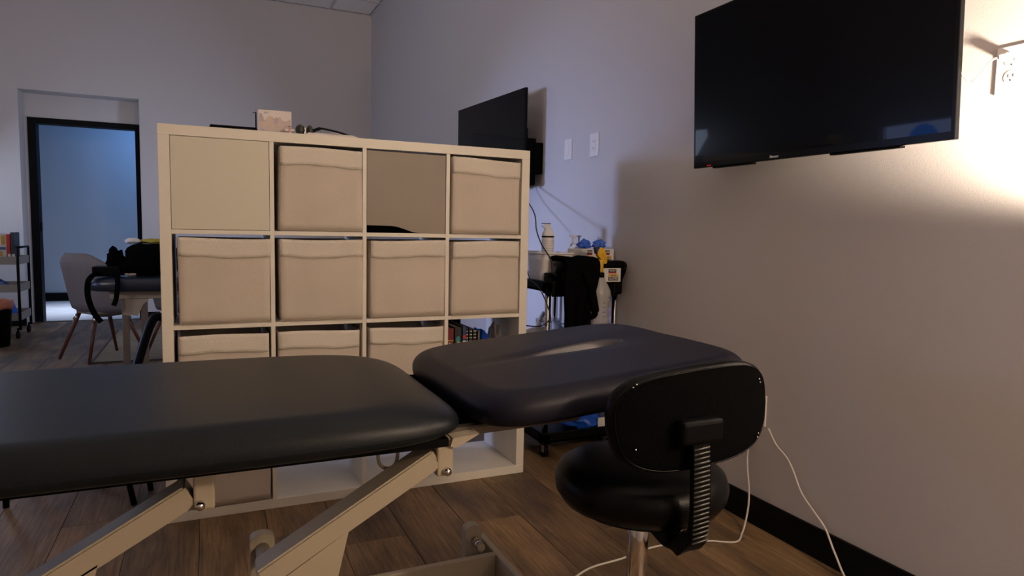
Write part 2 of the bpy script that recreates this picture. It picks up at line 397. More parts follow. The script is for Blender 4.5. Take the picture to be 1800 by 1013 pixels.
# ------------------------------------------------------------------ cube shelf
FW, DW, SW, SD = .038, .016, 1.47, .39
CW = (SW-2*FW-3*DW)/4
CXs = [FW+i*(CW+DW) for i in range(4)]
CT = [SW-FW-i*(CW+DW) for i in range(4)]; CB = [t-CW for t in CT]
sh = thing('cube_shelf', 'large white laminate cube shelf, four by four, standing behind the treatment table', 'shelf')
MB().box((0, 0, SW-FW), (SW, SD, SW), .0012, seg=1).build('top_board', 'lam', sh)
MB().box((0, 0, 0), (SW, SD, FW), .0012, seg=1).build('bottom_board', 'lam', sh)
for a in (0, SW-FW): MB().box((a, 0, FW), (a+FW, SD, SW-FW), .0012, seg=1).build('side_panel', 'lam', sh)
for i in range(3): MB().box((CXs[i]+CW, .001, FW), (CXs[i]+CW+DW, SD-.001, SW-FW), .0006, seg=1).build('upright', 'lam', sh)
for r in range(3):
    for c in range(4):
        MB().box((CXs[c], .001, CB[r]-DW), (CXs[c]+CW, SD-.001, CB[r]), .0006, seg=1).build('shelf_board', 'lam', sh)
d = MB().box((CXs[0]+.0015, .001, CB[0]+.0015), (CXs[0]+CW-.0015, .017, CT[0]-.0015), .001, seg=1).build('door', 'ins', sh)
d['label'] = 'plain cream push door closing the top left cell'
MB().box((CXs[0]+.002, SD-.02, CB[0]+.002), (CXs[0]+CW-.002, SD-.012, CT[0]-.002)).build('back_panel', 'lam', sh)

def make_bin(c, r, label, dx=0.0, dy=0.0, tilt=0.0, w=.319, h=.320, seed=1, roll=0.0):
    cx = CXs[c]+CW/2+dx+.0035; z0 = CB[r]+.001
    t = thing('fabric_bin', label, 'storage bin', (cx, .178+dy, z0), tilt, 'cream fabric bins in the cube shelf')
    dd = .365; R = .007; n = 15
    def pt(x, y, z):
        # rounded vertical edges, slight fabric sag
        nx = noise.noise(Vector((x*6, z*7, seed*3.1+y*4)))
        k = math.cos(min(1, abs(x)/(w/2))*PI/2); kz = math.sin(max(0, min(1, z/h))*PI)
        yy = y
        if y < 0: yy -= k*kz*.004+.004*nx*k-.0022*math.sin(z*36+seed+x*5)*k*(0.2+z/h)
        xx = x+math.copysign(1, x)*0.002*math.sin(z*10+seed)
        if z > h*.6: z = z+.003*math.sin(x*12+seed)*(z/h)*(1 if y < 0 else .3)
        return Vector((xx, yy, z+roll*x))
    # perimeter path (front-left around) with rounded corners
    per = []
    def seg(a, b, m):
        for i in range(m): per.append((a[0]+(b[0]-a[0])*i/m, a[1]+(b[1]-a[1])*i/m))
    X, Y = w/2, dd/2
    seg((-X+R, -Y), (X-R, -Y), n); seg((X-R, -Y), (X, -Y+R), 2); seg((X, -Y+R), (X, Y-R), 6); seg((X, Y-R), (X-R, Y), 1)
    seg((X-R, Y), (-X+R, Y), 5); seg((-X+R, Y), (-X, Y-R), 1); seg((-X, Y-R), (-X, -Y+R), 6); seg((-X, -Y+R), (-X+R, -Y), 2)
    b = MB(); k = len(per)
    b.grid(lambda u, v: pt(per[int(round(u*k)) % k][0], per[int(round(u*k)) % k][1], .004+v*(h-.004)), k, 14, closeu=True)
    b._add([(-X+.004, -Y+.004, 0.0), (X-.004, -Y+.004, 0.0), (X-.004, Y-.004, 0.0), (-X+.004, Y-.004, 0.0)], [(0, 1, 2, 3)])
    b._add([(-X+.002, -Y+.002, 0.006), (X-.002, -Y+.002, 0.006), (X-.002, Y-.002, 0.006), (-X+.002, Y-.002, 0.006)], [(0, 1, 2, 3)])
    body = b.build('bin_body', 'fab', t, recalc=True)
    so = body.modifiers.new('thick', 'SOLIDIFY'); so.thickness = .004; so.offset = -1
    # fold-over band at the front top, a separate strip of cloth
    bh = .070
    s = MB(); n2 = 21
    def bf(u, v):
        x = -X+.002+u*(w-.004); z = h-bh*v+.0015
        lift = .0016+.0012*v*(1+math.sin(u*9+seed*2))*math.sin(u*PI)**.5
        z -= (.0025*math.sin(u*7+seed)+.0015*math.sin(u*17+seed*3))*v
        p = pt(x, -Y, z); p.y -= lift; return p
    s.grid(bf, n2, 6)
    bd = s.build('fold_over_band', 'band', t); so = bd.modifiers.new('thick', 'SOLIDIFY'); so.thickness = .0022; so.offset = 1
    return t
row = ['top', 'second', 'third', 'bottom']
make_bin(1, 0, 'cream fabric bin in the top row, right beside the closed cream door', .006, .004, seed=2)
make_bin(3, 0, 'cream fabric bin in the top right corner cell of the shelf', -.004, .0, seed=3, roll=-.012)
make_bin(0, 1, 'cream fabric bin in the second row, leftmost, under the closed door', .004, .002, seed=4, tilt=.01)
make_bin(1, 1, 'cream fabric bin in the second row, second from the left', .008, .0, seed=5, tilt=-.012)
make_bin(2, 1, 'cream fabric bin in the second row, under the taupe panel', .004, .003, seed=6)
make_bin(3, 1, 'cream fabric bin in the second row, rightmost, above the books', -.004, .002, seed=7, tilt=.02)
make_bin(0, 2, 'cream fabric bin in the third row, leftmost, half hidden by the table', -.002, .002, seed=8, tilt=.008, h=.31)
make_bin(1, 2, 'cream fabric bin in the third row, second from the left', -.004, .002, seed=9, tilt=-.006, h=.31)
make_bin(2, 2, 'cream fabric bin in the third row, left of the cell of books', -.002, .0, seed=10, h=.31)
make_bin(0, 3, 'cream fabric bin in the bottom left cell behind the table bracket', .0, .004, seed=11)
# taupe panel with a curved gap at its lower left
cx0 = CXs[2]
poly = [(cx0+.002, CB[0]+.030)]
for i in range(13):
    t = i/12; poly.append((cx0+.10+.125*t, CB[0]+.029-.028*(t*t*(3-2*t))))
poly += [(cx0+CW-.003, CB[0]+.001), (cx0+CW-.003, CT[0]-.009), (cx0+.002, CT[0]-.007)]
o = MB().prism(poly, .003, .009).build('taupe_panel', 'taupe'); moved(o, (cx0+CW/2, .006, CB[0]))
tag(o, 'flat taupe board closing a top row cell, curved gap at its lower left', 'panel')
o = MB().box((cx0+.01, .05, CB[0]+.001), (cx0+CW-.06, .33, CB[0]+.10), .02).build('dark_block', 'cloth'); moved(o, (cx0+.12, .19, CB[0]))  # added block standing in for the darkness behind the board
tag(o, 'dark block added behind the taupe board, so the gap under it shows black', 'filler')

# books and bags in the open cell (row 3, right)
bx = CXs[3]; bz = CB[2]+.001
def book(x0, wd, hh, cover, label, dep=.20, y0=.06, tilt=0.0, extra=None):
    t = thing('book', label, 'book', (bx+x0+wd/2, y0+dep/2, bz), 0, 'books in the open shelf cell')
    rot = Matrix.Rotation(tilt, 3, 'Y')
    c = MB(); c.box((-wd/2, -dep/2, 0), (-wd/2+.003, dep/2, hh), .0006, seg=1); c.box((wd/2-.003, -dep/2, 0), (wd/2, dep/2, hh), .0006, seg=1)
    c.box((-wd/2, -dep/2, 0), (wd/2, -dep/2+.003, hh), .0006, seg=1); c.build('cover', cover, t)
    MB().box((-wd/2+.003, -dep/2+.003, .003), (wd/2-.003, dep/2-.004, hh-.004)).build('page_block', 'paper', t)
    if extra: extra(t, wd, dep, hh)
    return t
def ex1(t, w, d, h):
    text('RS', .012, 'whitep', t, facing((0, -d/2-.0004, .225), (1, 0, 0), (0, 0, 1)))
    MB().box((-w/2+.003, -d/2-.0008, h-.055), (w/2-.003, -d/2, h-.052)).build('spine_line', 'goldp', t)
def ex2(t, w, d, h):
    MB().ball((0, -d/2, .240), .011, 8, (1, .1, 1.5)).build('spine_picture', 'teal', t)
    MB().ball((0.002, -d/2-.0005, .225), .007, 8, (1, .1, 1.3)).build('spine_picture_base', 'goldp', t)
def ex3(t, w, d, h):
    MB().box((-w/2+.002, -d/2-.0008, h-.055), (w/2-.002, -d/2, h-.04)).build('spine_label', 'redp', t)
    MB().box((-w/2+.002, -d/2-.0008, .20), (w/2-.002, -d/2, .235)).build('spine_label', 'whitep', t)
book(.002, .036, .292, 'darkred', 'thick dark red hardback against the left side of the cell', extra=ex1, y0=.03)
book(.040, .034, .296, 'book', 'black hardback with a blue and yellow picture on its spine', extra=ex2, y0=.03)
book(.0765, .020, .300, 'bookb', 'dark blue book with red and white spine labels', extra=ex3, y0=.03)
for i in range(3):                                   # spiral bound manuals
    t = thing('spiral_manual', ['leftmost of three spiral bound manuals beside the dark blue book', 'middle one of three spiral bound manuals in the cell', 'rightmost of three spiral bound manuals, beside the blue bag'][i], 'manual', (bx+.107+i*.0195, .16, bz), 0, 'spiral manuals in the shelf cell')
    MB().box((-.007, -.10, 0), (.007, .10, .290-i*.006), .001, seg=1).build('page_block', 'book', t)
    s = MB()
    for k in range(18): s.tube([(-.006+.012*j/4, -.100-.008*math.sin(PI*j/4), .02+k*.0148) for j in range(5)], .0022, 6)
    s.build('spiral_binding', 'whitep', t)
o = MB().box((bx+.164, .06, bz), (bx+.170, .26, bz+.27), .001).build('folder', 'greyp'); tag(moved(o, (bx+.167, .16, bz)), 'thin grey folder between the manuals and the blue bag', 'folder')
def lumpbag(name, c, sc, m, label, seed, cat='bag', lump=.35):
    b = MB().ball((0, 0, 0), 1, 16, (1, 1, 1), lump, seed)
    for v in b.bm.verts:
        v.co.x *= sc[0]; v.co.y *= sc[1]; v.co.z = max(v.co.z*sc[2], -sc[2]*.8)
        v.co += Vector((noise.noise(v.co*40), noise.noise(v.co*40+Vector((5, 0, 0))), noise.noise(v.co*40+Vector((0, 7, 0)))))*min(sc)*.16
    o = b.build(name, m); zmin = min(v.co.z for v in o.data.vertices)
    o.location = Vector(c); o.data.transform(Matrix.Translation((0, 0, -zmin))); return tag(o, label, cat)
lumpbag('blue_bag', (bx+.215, .15, bz), (.050, .10, .135), 'bluebag', 'crumpled blue plastic bag right of the books in the shelf cell', 3)
b = lumpbag('clear_bag', (bx+.283, .15, bz), (.026, .09, .150), 'clearbag', 'cloudy clear plastic bag with a teal label at the right of the cell', 9)
MB().box((-.014, -.089, .185), (.012, -.083, .215), .001).build('teal_label', 'teal', b)
o = MB().box((bx+.01, .30, bz+.001), (bx+.17, .37, bz+.325), .01).build('black_case', 'cloth'); tag(moved(o, (bx+.08, .335, bz)), 'black soft case standing behind the books', 'case')

# ------------------------------------------------------------------ things on top of the shelf
ZS = SW+.001
t = thing('laptop', 'slim black closed laptop lying flat at the left of the shelf top', 'laptop', (.255, .066, ZS))
MB().box((-.085, -.055, 0), (.08, .075, .006), .002).build('base', 'blk', t); MB().box((-.083, -.053, .0065), (.078, .073, .011), .002).build('lid', 'blkg', t)
t = thing('desk_stylus', 'thin black pen standing upright just left of the mountain box', 'pen', (.336, .11, ZS))
MB().lathe([(.0025, 0), (.0025, .072), (.001, .085)], (0, 0, 0), 10).build('barrel', 'blk', t); MB().tube([(-.012, 0, .080), (.004, 0, .079)], .0012, 6).build('clip', 'blk', t)
t = thing('mountain_box', 'pale carton printed with peach and mauve mountains on the shelf top', 'box', (.405, .10, ZS), -.03)
MB().box((-.062, 0, 0), (.062, .06, .094), .0012, seg=1).build('carton', 'boxw', t)
# ridge silhouettes as raised print
def ridge(z0, amp, seed, m, y, top=None):
    pts = [(-.058, .004)]+[(-.058+.116*i/24, z0+amp*noise.noise(Vector((i*.28, seed, 0)))+amp*.4*noise.noise(Vector((i*.9, seed, 3)))) for i in range(25)]+[(.058, .004)]
    MB().prism(pts, y, y-.0004).build('printed_ridge', m, t)
M['mauve'] = mat('mauve_print', (0.46, 0.40, 0.45), 0.6); M['peach'] = mat('peach_print', (0.62, 0.49, 0.42), 0.6, col2=(0.55, 0.47, 0.47), vscale=30)
ridge(.064, .030, 1.3, 'mauve', 0); ridge(.056, .034, 8.2, 'peach', -.0005); ridge(.030, .022, 4.4, 'mount', -.001)
MB().lathe([(.008, 0), (.008, .0005)], (-.046, -.0016, .012), 20, 'y').build('round_seal', 'mauve', t)
MB().box((-.040, -.0006, .080), (-.030, 0, .086)).build('lettering', 'mauve', t); MB().box((-.028, -.0006, .081), (-.024, 0, .087)).build('lettering', 'mauve', t)
MB().box((-.034, -.0018, .009), (-.018, -.0013, .011)).build('lettering', 'mauve', t); MB().box((-.034, -.0018, .013), (-.020, -.0013, .015)).build('lettering', 'mauve', t)
t = thing('winged_figurine', 'tiny pink winged figurine with brown hair in front of the mountain box', 'figurine', (.456, .06, ZS))
MB().lathe([(.009, 0), (.008, .008), (.0045, .016), (.003, .021)], n=14).build('body', 'skin', t)
h = MB().ball((0, 0, .026), .0058, 8).build('head', 'skin', t); MB().ball((0, .001, .029), .0058, 8, (1, 1, .75)).build('hair', 'hair', h)
for s_ in (-1, 1): MB().ball((s_*.011, .003, .018), .008, 8, (1, .25, .6)).build('wing', 'boxw', t)
t = thing('folding_headphones', 'dark headphones lying on the shelf top, band stretching right', 'headphones', (.545, .06, ZS+.0))
for x_, w_ in ((-.050, .026), (-.014, .018)):
    MB().ball((x_, 0, .021), .021, 12, (w_/.030, .9, 1.0)).build('ear_cup', 'olive', t)
MB().box((-.036, -.006, .006), (-.030, .004, .030), .001).build('hinge', 'chrome', t)
MB().tube(smooth_pts([(-.006, 0, .018), (.01, 0, .026), (.03, .004, .033), (.06, .01, .031), (.11, .02, .024), (.175, .03, .008)]), [.008]*10+[.0052]*16, 8, flat=.6).build('headband', 'blk', t)
t = thing('clipboard', 'pale clipboard with a metal clip lying under the headphone band', 'clipboard', (.605, .085, ZS), -.02)
MB().box((-.095, -.07, 0), (.105, .07, .004), .001, seg=1).build('board', 'boxw', t)
MB().box((-.085, -.066, .0045), (.095, .066, .009), .001, seg=1).build('paper', 'card', t)
MB().box((.0, -.074, .0095), (.035, -.045, .013), .002).build('clip', 'chrome', t)

# ------------------------------------------------------------------ treatment table
def cushion(x0, x1, y0, y1, zb, zt, r, slot=None, crown=.004, N=(90, 60), p=9.0, off=(0, 0, 0), rb=.012, we=1.6):
    cx, cy, hx, hy = (x0+x1)/2, (y0+y1)/2, (x1-x0)/2, (y1-y0)/2
    nx, ny = N
    def warp(t): # denser near the rim
        a = 2*t-1; return math.copysign(1-(1-abs(a))**we, a)
    def P(i, j, side):
        a, b = warp(i/nx), warp(j/ny)
        m = max(abs(a), abs(b))
        if m > 1e-6:
            q = (abs(a)**p+abs(b)**p)**(1/p); a2, b2 = a*m/q, b*m/q
        else: a2, b2 = a, b
        wx = abs(a)**p; wy = abs(b)**p; he = (hx*wx+hy*wy)/(wx+wy) if wx+wy > 1e-9 else min(hx, hy)
        d = (1-m)*min(he, hy, hx)
        if side > 0:
            rr = r; q = max(0.0, 1-d/rr)
            z = zt-rr*.95*(1-math.sqrt(max(0, 1-q*q)))+crown*(1-m*m)
            ins = 0
        else:
            q = max(0.0, 1-d/rb); z = zb+rb*(1-math.sqrt(max(0, 1-q*q)))
        x, y = cx+a2*hx, cy+b2*hy
        if slot and side > 0:
            sx, sy, ang, lx, ly, dep = slot
            u = (x-sx)*math.cos(ang)+(y-sy)*math.sin(ang); v = -(x-sx)*math.sin(ang)+(y-sy)*math.cos(ang)
            e = math.sqrt((u/lx)**2+(v/(ly*(.80+.35*max(-1, min(1, u/lx)))))**2)
            if e < 1: z -= dep*(lambda q: q*q*(3-2*q))(min(1, (1-e)/.55))+.006
            elif e < 2.5: z -= .006*(1-(e-1)/1.5)**2
        return (x, y, z)
    b = MB(off)
    top = [[b.bm.verts.new(Vector(P(i, j, 1))-b.off) for j in range(ny+1)] for i in range(nx+1)]
    bot = [[b.bm.verts.new(Vector(P(i, j, -1))-b.off) for j in range(ny+1)] for i in range(nx+1)]
    for g_ in (top, bot):
        for i in range(nx):
            for j in range(ny):
                f = b.bm.faces.new((g_[i][j], g_[i+1][j], g_[i+1][j+1], g_[i][j+1])); f.smooth = True
    ring = [(i, 0) for i in range(nx)]+[(nx, j) for j in range(ny)]+[(i, ny) for i in range(nx, 0, -1)]+[(0, j) for j in range(ny, 0, -1)]
    k = len(ring)
    for q in range(k):
        i, j = ring[q]; i2, j2 = ring[(q+1) % k]
        f = b.bm.faces.new((top[i][j], top[i2][j2], bot[i2][j2], bot[i][j])); f.smooth = True
    return b
tb = thing('treatment_table', 'long charcoal vinyl treatment table with cream lift frame in the foreground', 'table', (.0, -1.15, 0))
TO = (0, -1.15, 0)
cushion(-1.35, .640, -1.515, -.80, .694, .768, .056, off=TO, N=(110, 60), p=8, rb=.02).build('main_cushion', 'vinyl', tb)
HC = cushion(0, .755, -.325, .345, 0, .075, .045, slot=(.415, .035, .105, .165, .05, .062), N=(260, 230), p=6.5, rb=.024, we=1.2)
rotm = Matrix.Translation((.672, -1.155+1.15, .690)) @ Matrix.Rotation(-math.radians(4.6), 4, 'Y')
HC.bm.transform(rotm)
hc = HC.build('head_cushion', 'vinyl2', tb); hc.data.materials.append(M['cloth']); hc.data.materials.append(M['slot'])
inv = rotm.inverted()
for f_ in hc.data.polygons:
    c_ = inv @ f_.center; u_ = (c_.x-.415)*math.cos(.105)+(c_.y-.035)*math.sin(.105); v_ = -(c_.x-.415)*math.sin(.105)+(c_.y-.035)*math.cos(.105)
    e_ = math.sqrt((u_/.165)**2+(v_/(.05*(.80+.35*max(-1, min(1, u_/.165)))))**2)
    if c_.z > .004 and e_ < 1.0: f_.material_index = 2
hc['label'] = 'navy head cushion tilted up with a long breathing slot'
# frame
o = MB(TO)
o.box((-1.25, -1.44, .670), (.60, -1.36, .687)); o.box((-1.25, -.94, .670), (.60, -.90, .687)); o.box((.52, -1.36, .670), (.56, -.94, .687)); o.box((-.2, -1.36, .670), (-.16, -.94, .687))
o.build('under_frame', 'blk', tb)
for y_ in (-1.36, -.93): MB(TO).bar((.50, y_, .672), (.95, y_, .682), .03, .020, bev=.003).build('head_support_bar', 'bronze', tb)
MB(TO).prism([(.62, .676), (.680, .680), (.67, .674), (.64, .660), (.628, .655), (.615, .658)], -1.41, -1.35).build('stop_bracket', 'cream', tb)
def upright(x, ztop, zb, y=-1.40):
    MB(TO).box((x-.018, y, zb), (x+.018, y+.06, ztop), .004).build('bracket', 'cream', tb)
upright(.607, .674, .592); upright(.141, .674, .592)
for x in (.610, .134):
    MB(TO).lathe([(.0, -.012), (.005, -.011), (.0085, -.007), (.0095, 0), (.0095, .004)], (x, -1.401, .603), 18, 'y').build('dome_bolt', 'chrome', tb)
def arm(xt, zt_, xb, zb_, y=-1.40):
    MB(TO).bar((xt, y+.032, zt_), (xb, y+.032, zb_), .062, .044, up=(0, 0, 1), bev=.004).build('lift_arm', 'cream', tb)
arm(.590, .632, .238, .433); arm(.118, .621, -.72, .144)
# gusset welded under the right arm
MB(TO).prism([(.404, .506), (.375, .38), (.345, .27), (.31, .245), (.25, .245), (.225, .27), (.225, .40)], -1.399, -1.392).build('gusset_plate', 'cream', tb)
MB(TO).prism([(-.030, .520), (-.06, .38), (-.40, .15), (-.50, .18), (-.50, .252)], -1.399, -1.392).build('gusset_plate', 'cream', tb)
MB(TO).box((.60, -1.33, .676), (.715, -.88, .700), .004).build('gap_filler', 'cloth', tb)  # added dark strip standing in for the shade between the cushions
# pivot shafts and base frame
MB(TO).tube([(.272, -.905, .275), (.272, -1.33, .275)], .018, 16).build('pivot_shaft', 'cream', tb)
def post(x, y, zt_, w_=.065):
    pts = [(x-w_/2, .02), (x+w_/2, .02)]+[(x+w_/2*math.cos(a), zt_-.016+.016*math.sin(a)) for a in [PI*i/10 for i in range(11)]]
    MB(TO).prism(pts, y, y+.035).build('pivot_post', 'cream', tb)
post(.272, -.925, .314, .060); post(.884, -.87, .212, .05)
s = MB(TO).tube([(.888, -.85, .165), (.888, -.925, .165)], .012, 14); s.build('foot_pin', 'cream', tb)
MB(TO).tube([(.888, -.895, .165), (.888, -.912, .165)], .0135, 14).build('pin_collar', 'chrome', tb)
o = MB(TO); o.box((-1.0, -.950, .045), (.925, -.930, .150), .003); o.build('base_rail', 'cream', tb)
MB(TO).box((-1.0, -1.385, .045), (.925, -1.365, .150), .003).build('base_rail', 'cream', tb)
for a_, b_ in ((.925, .945), (-1.02, -1.0)): MB(TO).box((a_, -1.385, .045), (b_, -.805, .150), .003).build('base_end_rail', 'cream', tb)
for fx, fy in ((.935, -1.375), (.935, -.91), (-1.01, -1.375), (-1.01, -.91)):
    MB(TO).lathe([(.016, 0), (.018, .012), (.008, .02), (.008, .05)], (fx, fy, 0), 14).build('foot', 'blk', tb)
MB(TO).tube(smooth_pts([(.484, -1.31, .680), (.483, -1.31, .64), (.486, -1.31, .608), (.498, -1.31, .594), (.513, -1.31, .593), (.525, -1.31, .606), (.528, -1.31, .64), (.528, -1.31, .680)]), .0040, 10).build('cable_loop', 'cream', tb)

# ------------------------------------------------------------------ stool
st = thing('wheeled_stool', 'black wheeled stool with padded backrest between camera and treatment table', 'stool', (1.095, -1.42, 0))
R0 = .19
MB().lathe([(.02, .474), (.16, .474), (.188, .482), (.203, .505), (.206, .528), (.198, .552), (.178, .566), (.13, .572), (.05, .573), (0.0, .573)], n=48).build('seat_pad', 'vinyl3', st)
MB().lathe([(.14, .462), (.16, .466), (.16, .477)], n=32).build('seat_plate', 'blk', st)
MB().lathe([(.026, .10), (.026, .43), (.022, .436)], n=24).build('gas_lift', 'chrome', st)
MB().lathe([(.030, .425), (.030, .462)], n=24).build('lift_collar', 'blk', st)
MB().lathe([(.024, .06), (.042, .065), (.042, .11), (.030, .125)], n=24).build('hub', 'chrome', st)
for k in range(5):
    a = math.radians(77+72*k)
    dx, dy = math.cos(a), math.sin(a)
    MB().tube([(dx*.03, dy*.03, .10), (dx*.12, dy*.12, .098), (dx*.24, dy*.24, .096), (dx*.315, dy*.315, .090)], [.020, .019, .019, .018], 12, flat=.8).build('base_arm', 'chrome', st)
    c = MB(); c.tube([(dx*.305-dy*.012, dy*.305+dx*.012, .028), (dx*.305-dy*.024, dy*.305+dx*.024, .028)], .028, 18); c.tube([(dx*.305+dy*.012, dy*.305-dx*.012, .028), (dx*.305+dy*.024, dy*.305-dx*.024, .028)], .028, 18)
    c.tube([(dx*.305, dy*.305, .04), (dx*.305, dy*.305, .08)], .007, 10); c.build('caster', 'blk', st)
# backrest: rounded rectangle, gently curved around the sitter
BY = -.215; BZ = .733; BX = -.006; BR = math.radians(3.5)
def se(a, p, hx, hz):
    c, s_ = math.cos(a), math.sin(a)
    return (hx*math.copysign(abs(c)**(2/p), c), hz*math.copysign(abs(s_)**(2/p), s_))
def bk(hx, hz, y, zc=BZ):
    def f(a):
        x, z = se(a, 3.6, hx, hz)
        if z > 0: z *= 1.0+.10*(1-(x/hx)**2)          # crowned top edge
        x *= 1.0-.07*(-z/hz if z < 0 else 0)
        x, z = x*math.cos(BR)-z*math.sin(BR), x*math.sin(BR)+z*math.cos(BR)
        return (BX+x, BY+y-.9*x*x*-1-.10*(z)*-1*.6, zc+z)
    return f
def ringed(levels, n=64, close=(True, True)):
    b = MB(); rings = []
    for hx, hz, y in levels:
        f = bk(hx, hz, y); rings.append([b.bm.verts.new(f(2*PI*i/n)) for i in range(n)])
    for A, B in zip(rings, rings[1:]):
        for i in range(n):
            q = b.bm.faces.new((A[i], A[(i+1) % n], B[(i+1) % n], B[i])); q.smooth = True
    for R_, c in ((rings[0], close[0]), (rings[-1], close[1])):
        if c:
            q = b.bm.faces.new(R_)
    return b
HX, HZ = .207, .102
ringed([(HX*.05, HZ*.05, .038), (HX*.5, HZ*.5, .037), (HX*.82, HZ*.8, .034), (HX*.95, HZ*.93, .026), (HX, HZ, .010), (HX*.995, HZ*.99, -.004), (HX*.965, HZ*.945, -.010)]).build('back_pad', 'vinyl3', st)
ringed([(HX*.962, HZ*.94, -.0095), (HX*.955, HZ*.92, -.013), (HX*.93, HZ*.88, -.014), (HX*.5, HZ*.5, -.016), (HX*.05, HZ*.05, -.016)]).build('back_shell', 'cloth', st)
b = MB(); f = bk(HX*.958, HZ*.932, -.0125); b.tube([f(2*PI*i/72) for i in range(72)], .0018, 6, closed=True); b.build('edge_piping', 'blkg', st)
for (sx_, sz_) in ((-.165, .075), (.168, .068), (.172, .060), (-.158, .081), (.166, -.052), (.162, -.060), (-.16, -.05)):
    MB().ball((BX+sx_, BY+.9*sx_*sx_+.06*sz_-.0155, BZ+sz_), .0022, 6).build('staple', 'chrome', st)
MB().box((-.088, BY-.045, .692), (.018, BY-.013, .744), .010, seg=3).build('spine_cap', 'blk', st)
# ribbed spring spine
path = smooth_pts([(-.036, BY-.030, .705), (-.036, BY-.036, .66), (-.036, BY-.040, .60), (-.037, BY-.042, .54), (-.038, BY-.034, .500), (-.040, BY-.005, .468), (-.030, BY+.05, .455), (0, BY+.17, .452)], 6)
b = MB()
for p, q in zip(path, path[1:]): b.bar(p, q+(q-p)*.1, .042, .014 if p.z > .505 else .030, up=(0, 1, .01))
b.build('spine_bar', 'blk', st)
b = MB()
tot = 0
for k in range(21):
    z = .685-k*.0096
    y = BY-.034-.0075*math.sin(min(1, (.69-z)/.15)*PI/2)
    b.tube([(-.058, y-.008, z-.002), (-.020, y-.008, z+.001), (-.016, y-.004, z+.001)], .0021, 6)
sp = b.build('spring_ribs', 'rib', st); sp['label'] = 'worn ridges of the ribbed spring spine'

# ------------------------------------------------------------------ televisions
def make_tv(root, W, H, lab, thick=.018, brand=True):
    # local: screen faces -Y, x right, z up, origin at lower left corner of the front face
    MB().box((0, 0, 0), (W, thick, H), .0015, seg=1).build('panel', 'blkg', root)
    MB().box((.011, -.0004, .022), (W-.011, .002, H-.011)).build('screen', 'screen', root)
    bk_ = MB(); bk_.box((.03, thick, .035), (W-.03, thick+.012, H-.03), .004); bk_.box((.12, thick+.012, .05), (W-.12, thick+.034, H*.62), .008); bk_.build('back_cover', 'tvback', root)
    for g0, g1 in ((.10, .30), (.62, .85)): MB().box((W*g0, thick*.3, -.006), (W*g1, thick+.01, .0), .002).build('speaker_grille', 'blk', root)
    if brand: text('Pioneer', .013, 'whitep', root, facing((W*.405, -.0006, .011), (1, 0, 0), (0, 0, 1)), name='maker_lettering', shear=.3)
    for x_ in (.085, .098): MB().ball((x_, -.0005, .006), .0024, 6).build('standby_light', 'led', root)
t1 = thing('wall_television', 'large black flat television hanging on the right wall, nearest the lamp', 'television', (1.957, -.518, 1.380), 0)
W1, H1 = 1.045, .597
t1.rotation_euler = Matrix(((0, 1, 0), (-1, 0, 0), (0, 0, 1))).to_euler()
t1.rotation_euler = (Matrix.Rotation(math.radians(2.6), 3, 'Y').inverted() @ Matrix(((0, 1, 0), (-1, 0, 0), (0, 0, 1)))).to_euler()
make_tv(t1, W1, H1, '')
MB().box((.36, .052, .18), (.70, .062, .48), .003).box((.46, .062, .24), (.60, .085, .42), .003).build('wall_mount', 'blk', t1)
a2 = math.atan2(.075, .95)
t2 = thing('wall_television', 'smaller looking black television angled off the right wall behind the shelf', 'television', (1.855, 2.02, 1.395), 0)
xd = Vector((math.sin(a2), -math.cos(a2), 0)); yd = Vector((math.cos(a2), math.sin(a2), 0))
t2.rotation_euler = Matrix(((xd.x, yd.x, 0), (xd.y, yd.y, 0), (0, 0, 1))).to_euler()
make_tv(t2, .985, .59, '', brand=False)
b = MB(); b.box((.62, .052, .14), (.90, .062, .42), .003); b.box((.86, .030, .03), (.90, .075, .36), .003); b.box((.70, .062, .2), (.76, .11, .34), .003); b.build('wall_mount', 'blk', t2)
b = MB(); b.box((1.958, 1.055, 1.40), (2.02, 1.16, 1.685), .003).box((2.005, 1.048, 1.47), (2.066, 1.20, 1.66), .003)
bpy.context.view_layer.update(); b.bm.transform(t2.matrix_world.inverted()); b.build('mount_bracket', 'cloth', t2)
# vertical plate of the second mount on the wall
# cord from first TV to the outlet
def wallplate(y, z, label, kind, w_=.072, h_=.118):
    t = thing('wall_outlet' if kind != 'blank' else 'wall_switch', label, 'outlet' if kind != 'blank' else 'switch', (XR, y, z))
    MB().box((-.006, -w_/2, -h_/2), (0, w_/2, h_/2), .002).build('plate', 'plate', t)
    if kind == 'outlet':
        for s_ in (-1, 1):
            MB().lathe([(.017, 0), (.017, -.002)], (-.006, 0, s_*.020), 24, 'x').build('receptacle', 'plate', t)
            for yy in (-.006, .006): MB().box((-.0086, yy-.001, s_*.020), (-.0079, yy+.001, s_*.020+.008)).build('socket_slot', 'slotd', t)
            MB().lathe([(.0024, 0), (.0024, -.0006)], (-.008, 0, s_*.020-.008), 10, 'x').build('socket_slot', 'slotd', t)
    elif kind == 'decora':
        MB().box((-.008, -.017, -.034), (-.005, .017, .034), .001).build('insert', 'plate', t)
        for s_ in (-1, 1):
            for yy in (-.006, .006): MB().box((-.0086, yy-.0012, s_*.018-.004), (-.0079, yy+.0012, s_*.018+.004)).build('socket_slot', 'slotd', t)
    else: MB().box((-.008, -.012, -.03), (-.005, .012, .03), .001).build('rocker', 'plate', t)
    return t
wallplate(.728, 1.588, 'blank white wall plate, left of the pair behind the shelf', 'blank', .085)
wallplate(.440, 1.585, 'white outlet plate, right of the pair behind the shelf', 'decora', .088, .125)
wallplate(-.825, .452, 'white outlet low on the wall beside the stool backrest', 'outlet')
ot = wallplate(-1.628, 1.560, 'white outlet in the lamp glow right of the large television', 'outlet', .078, .122)
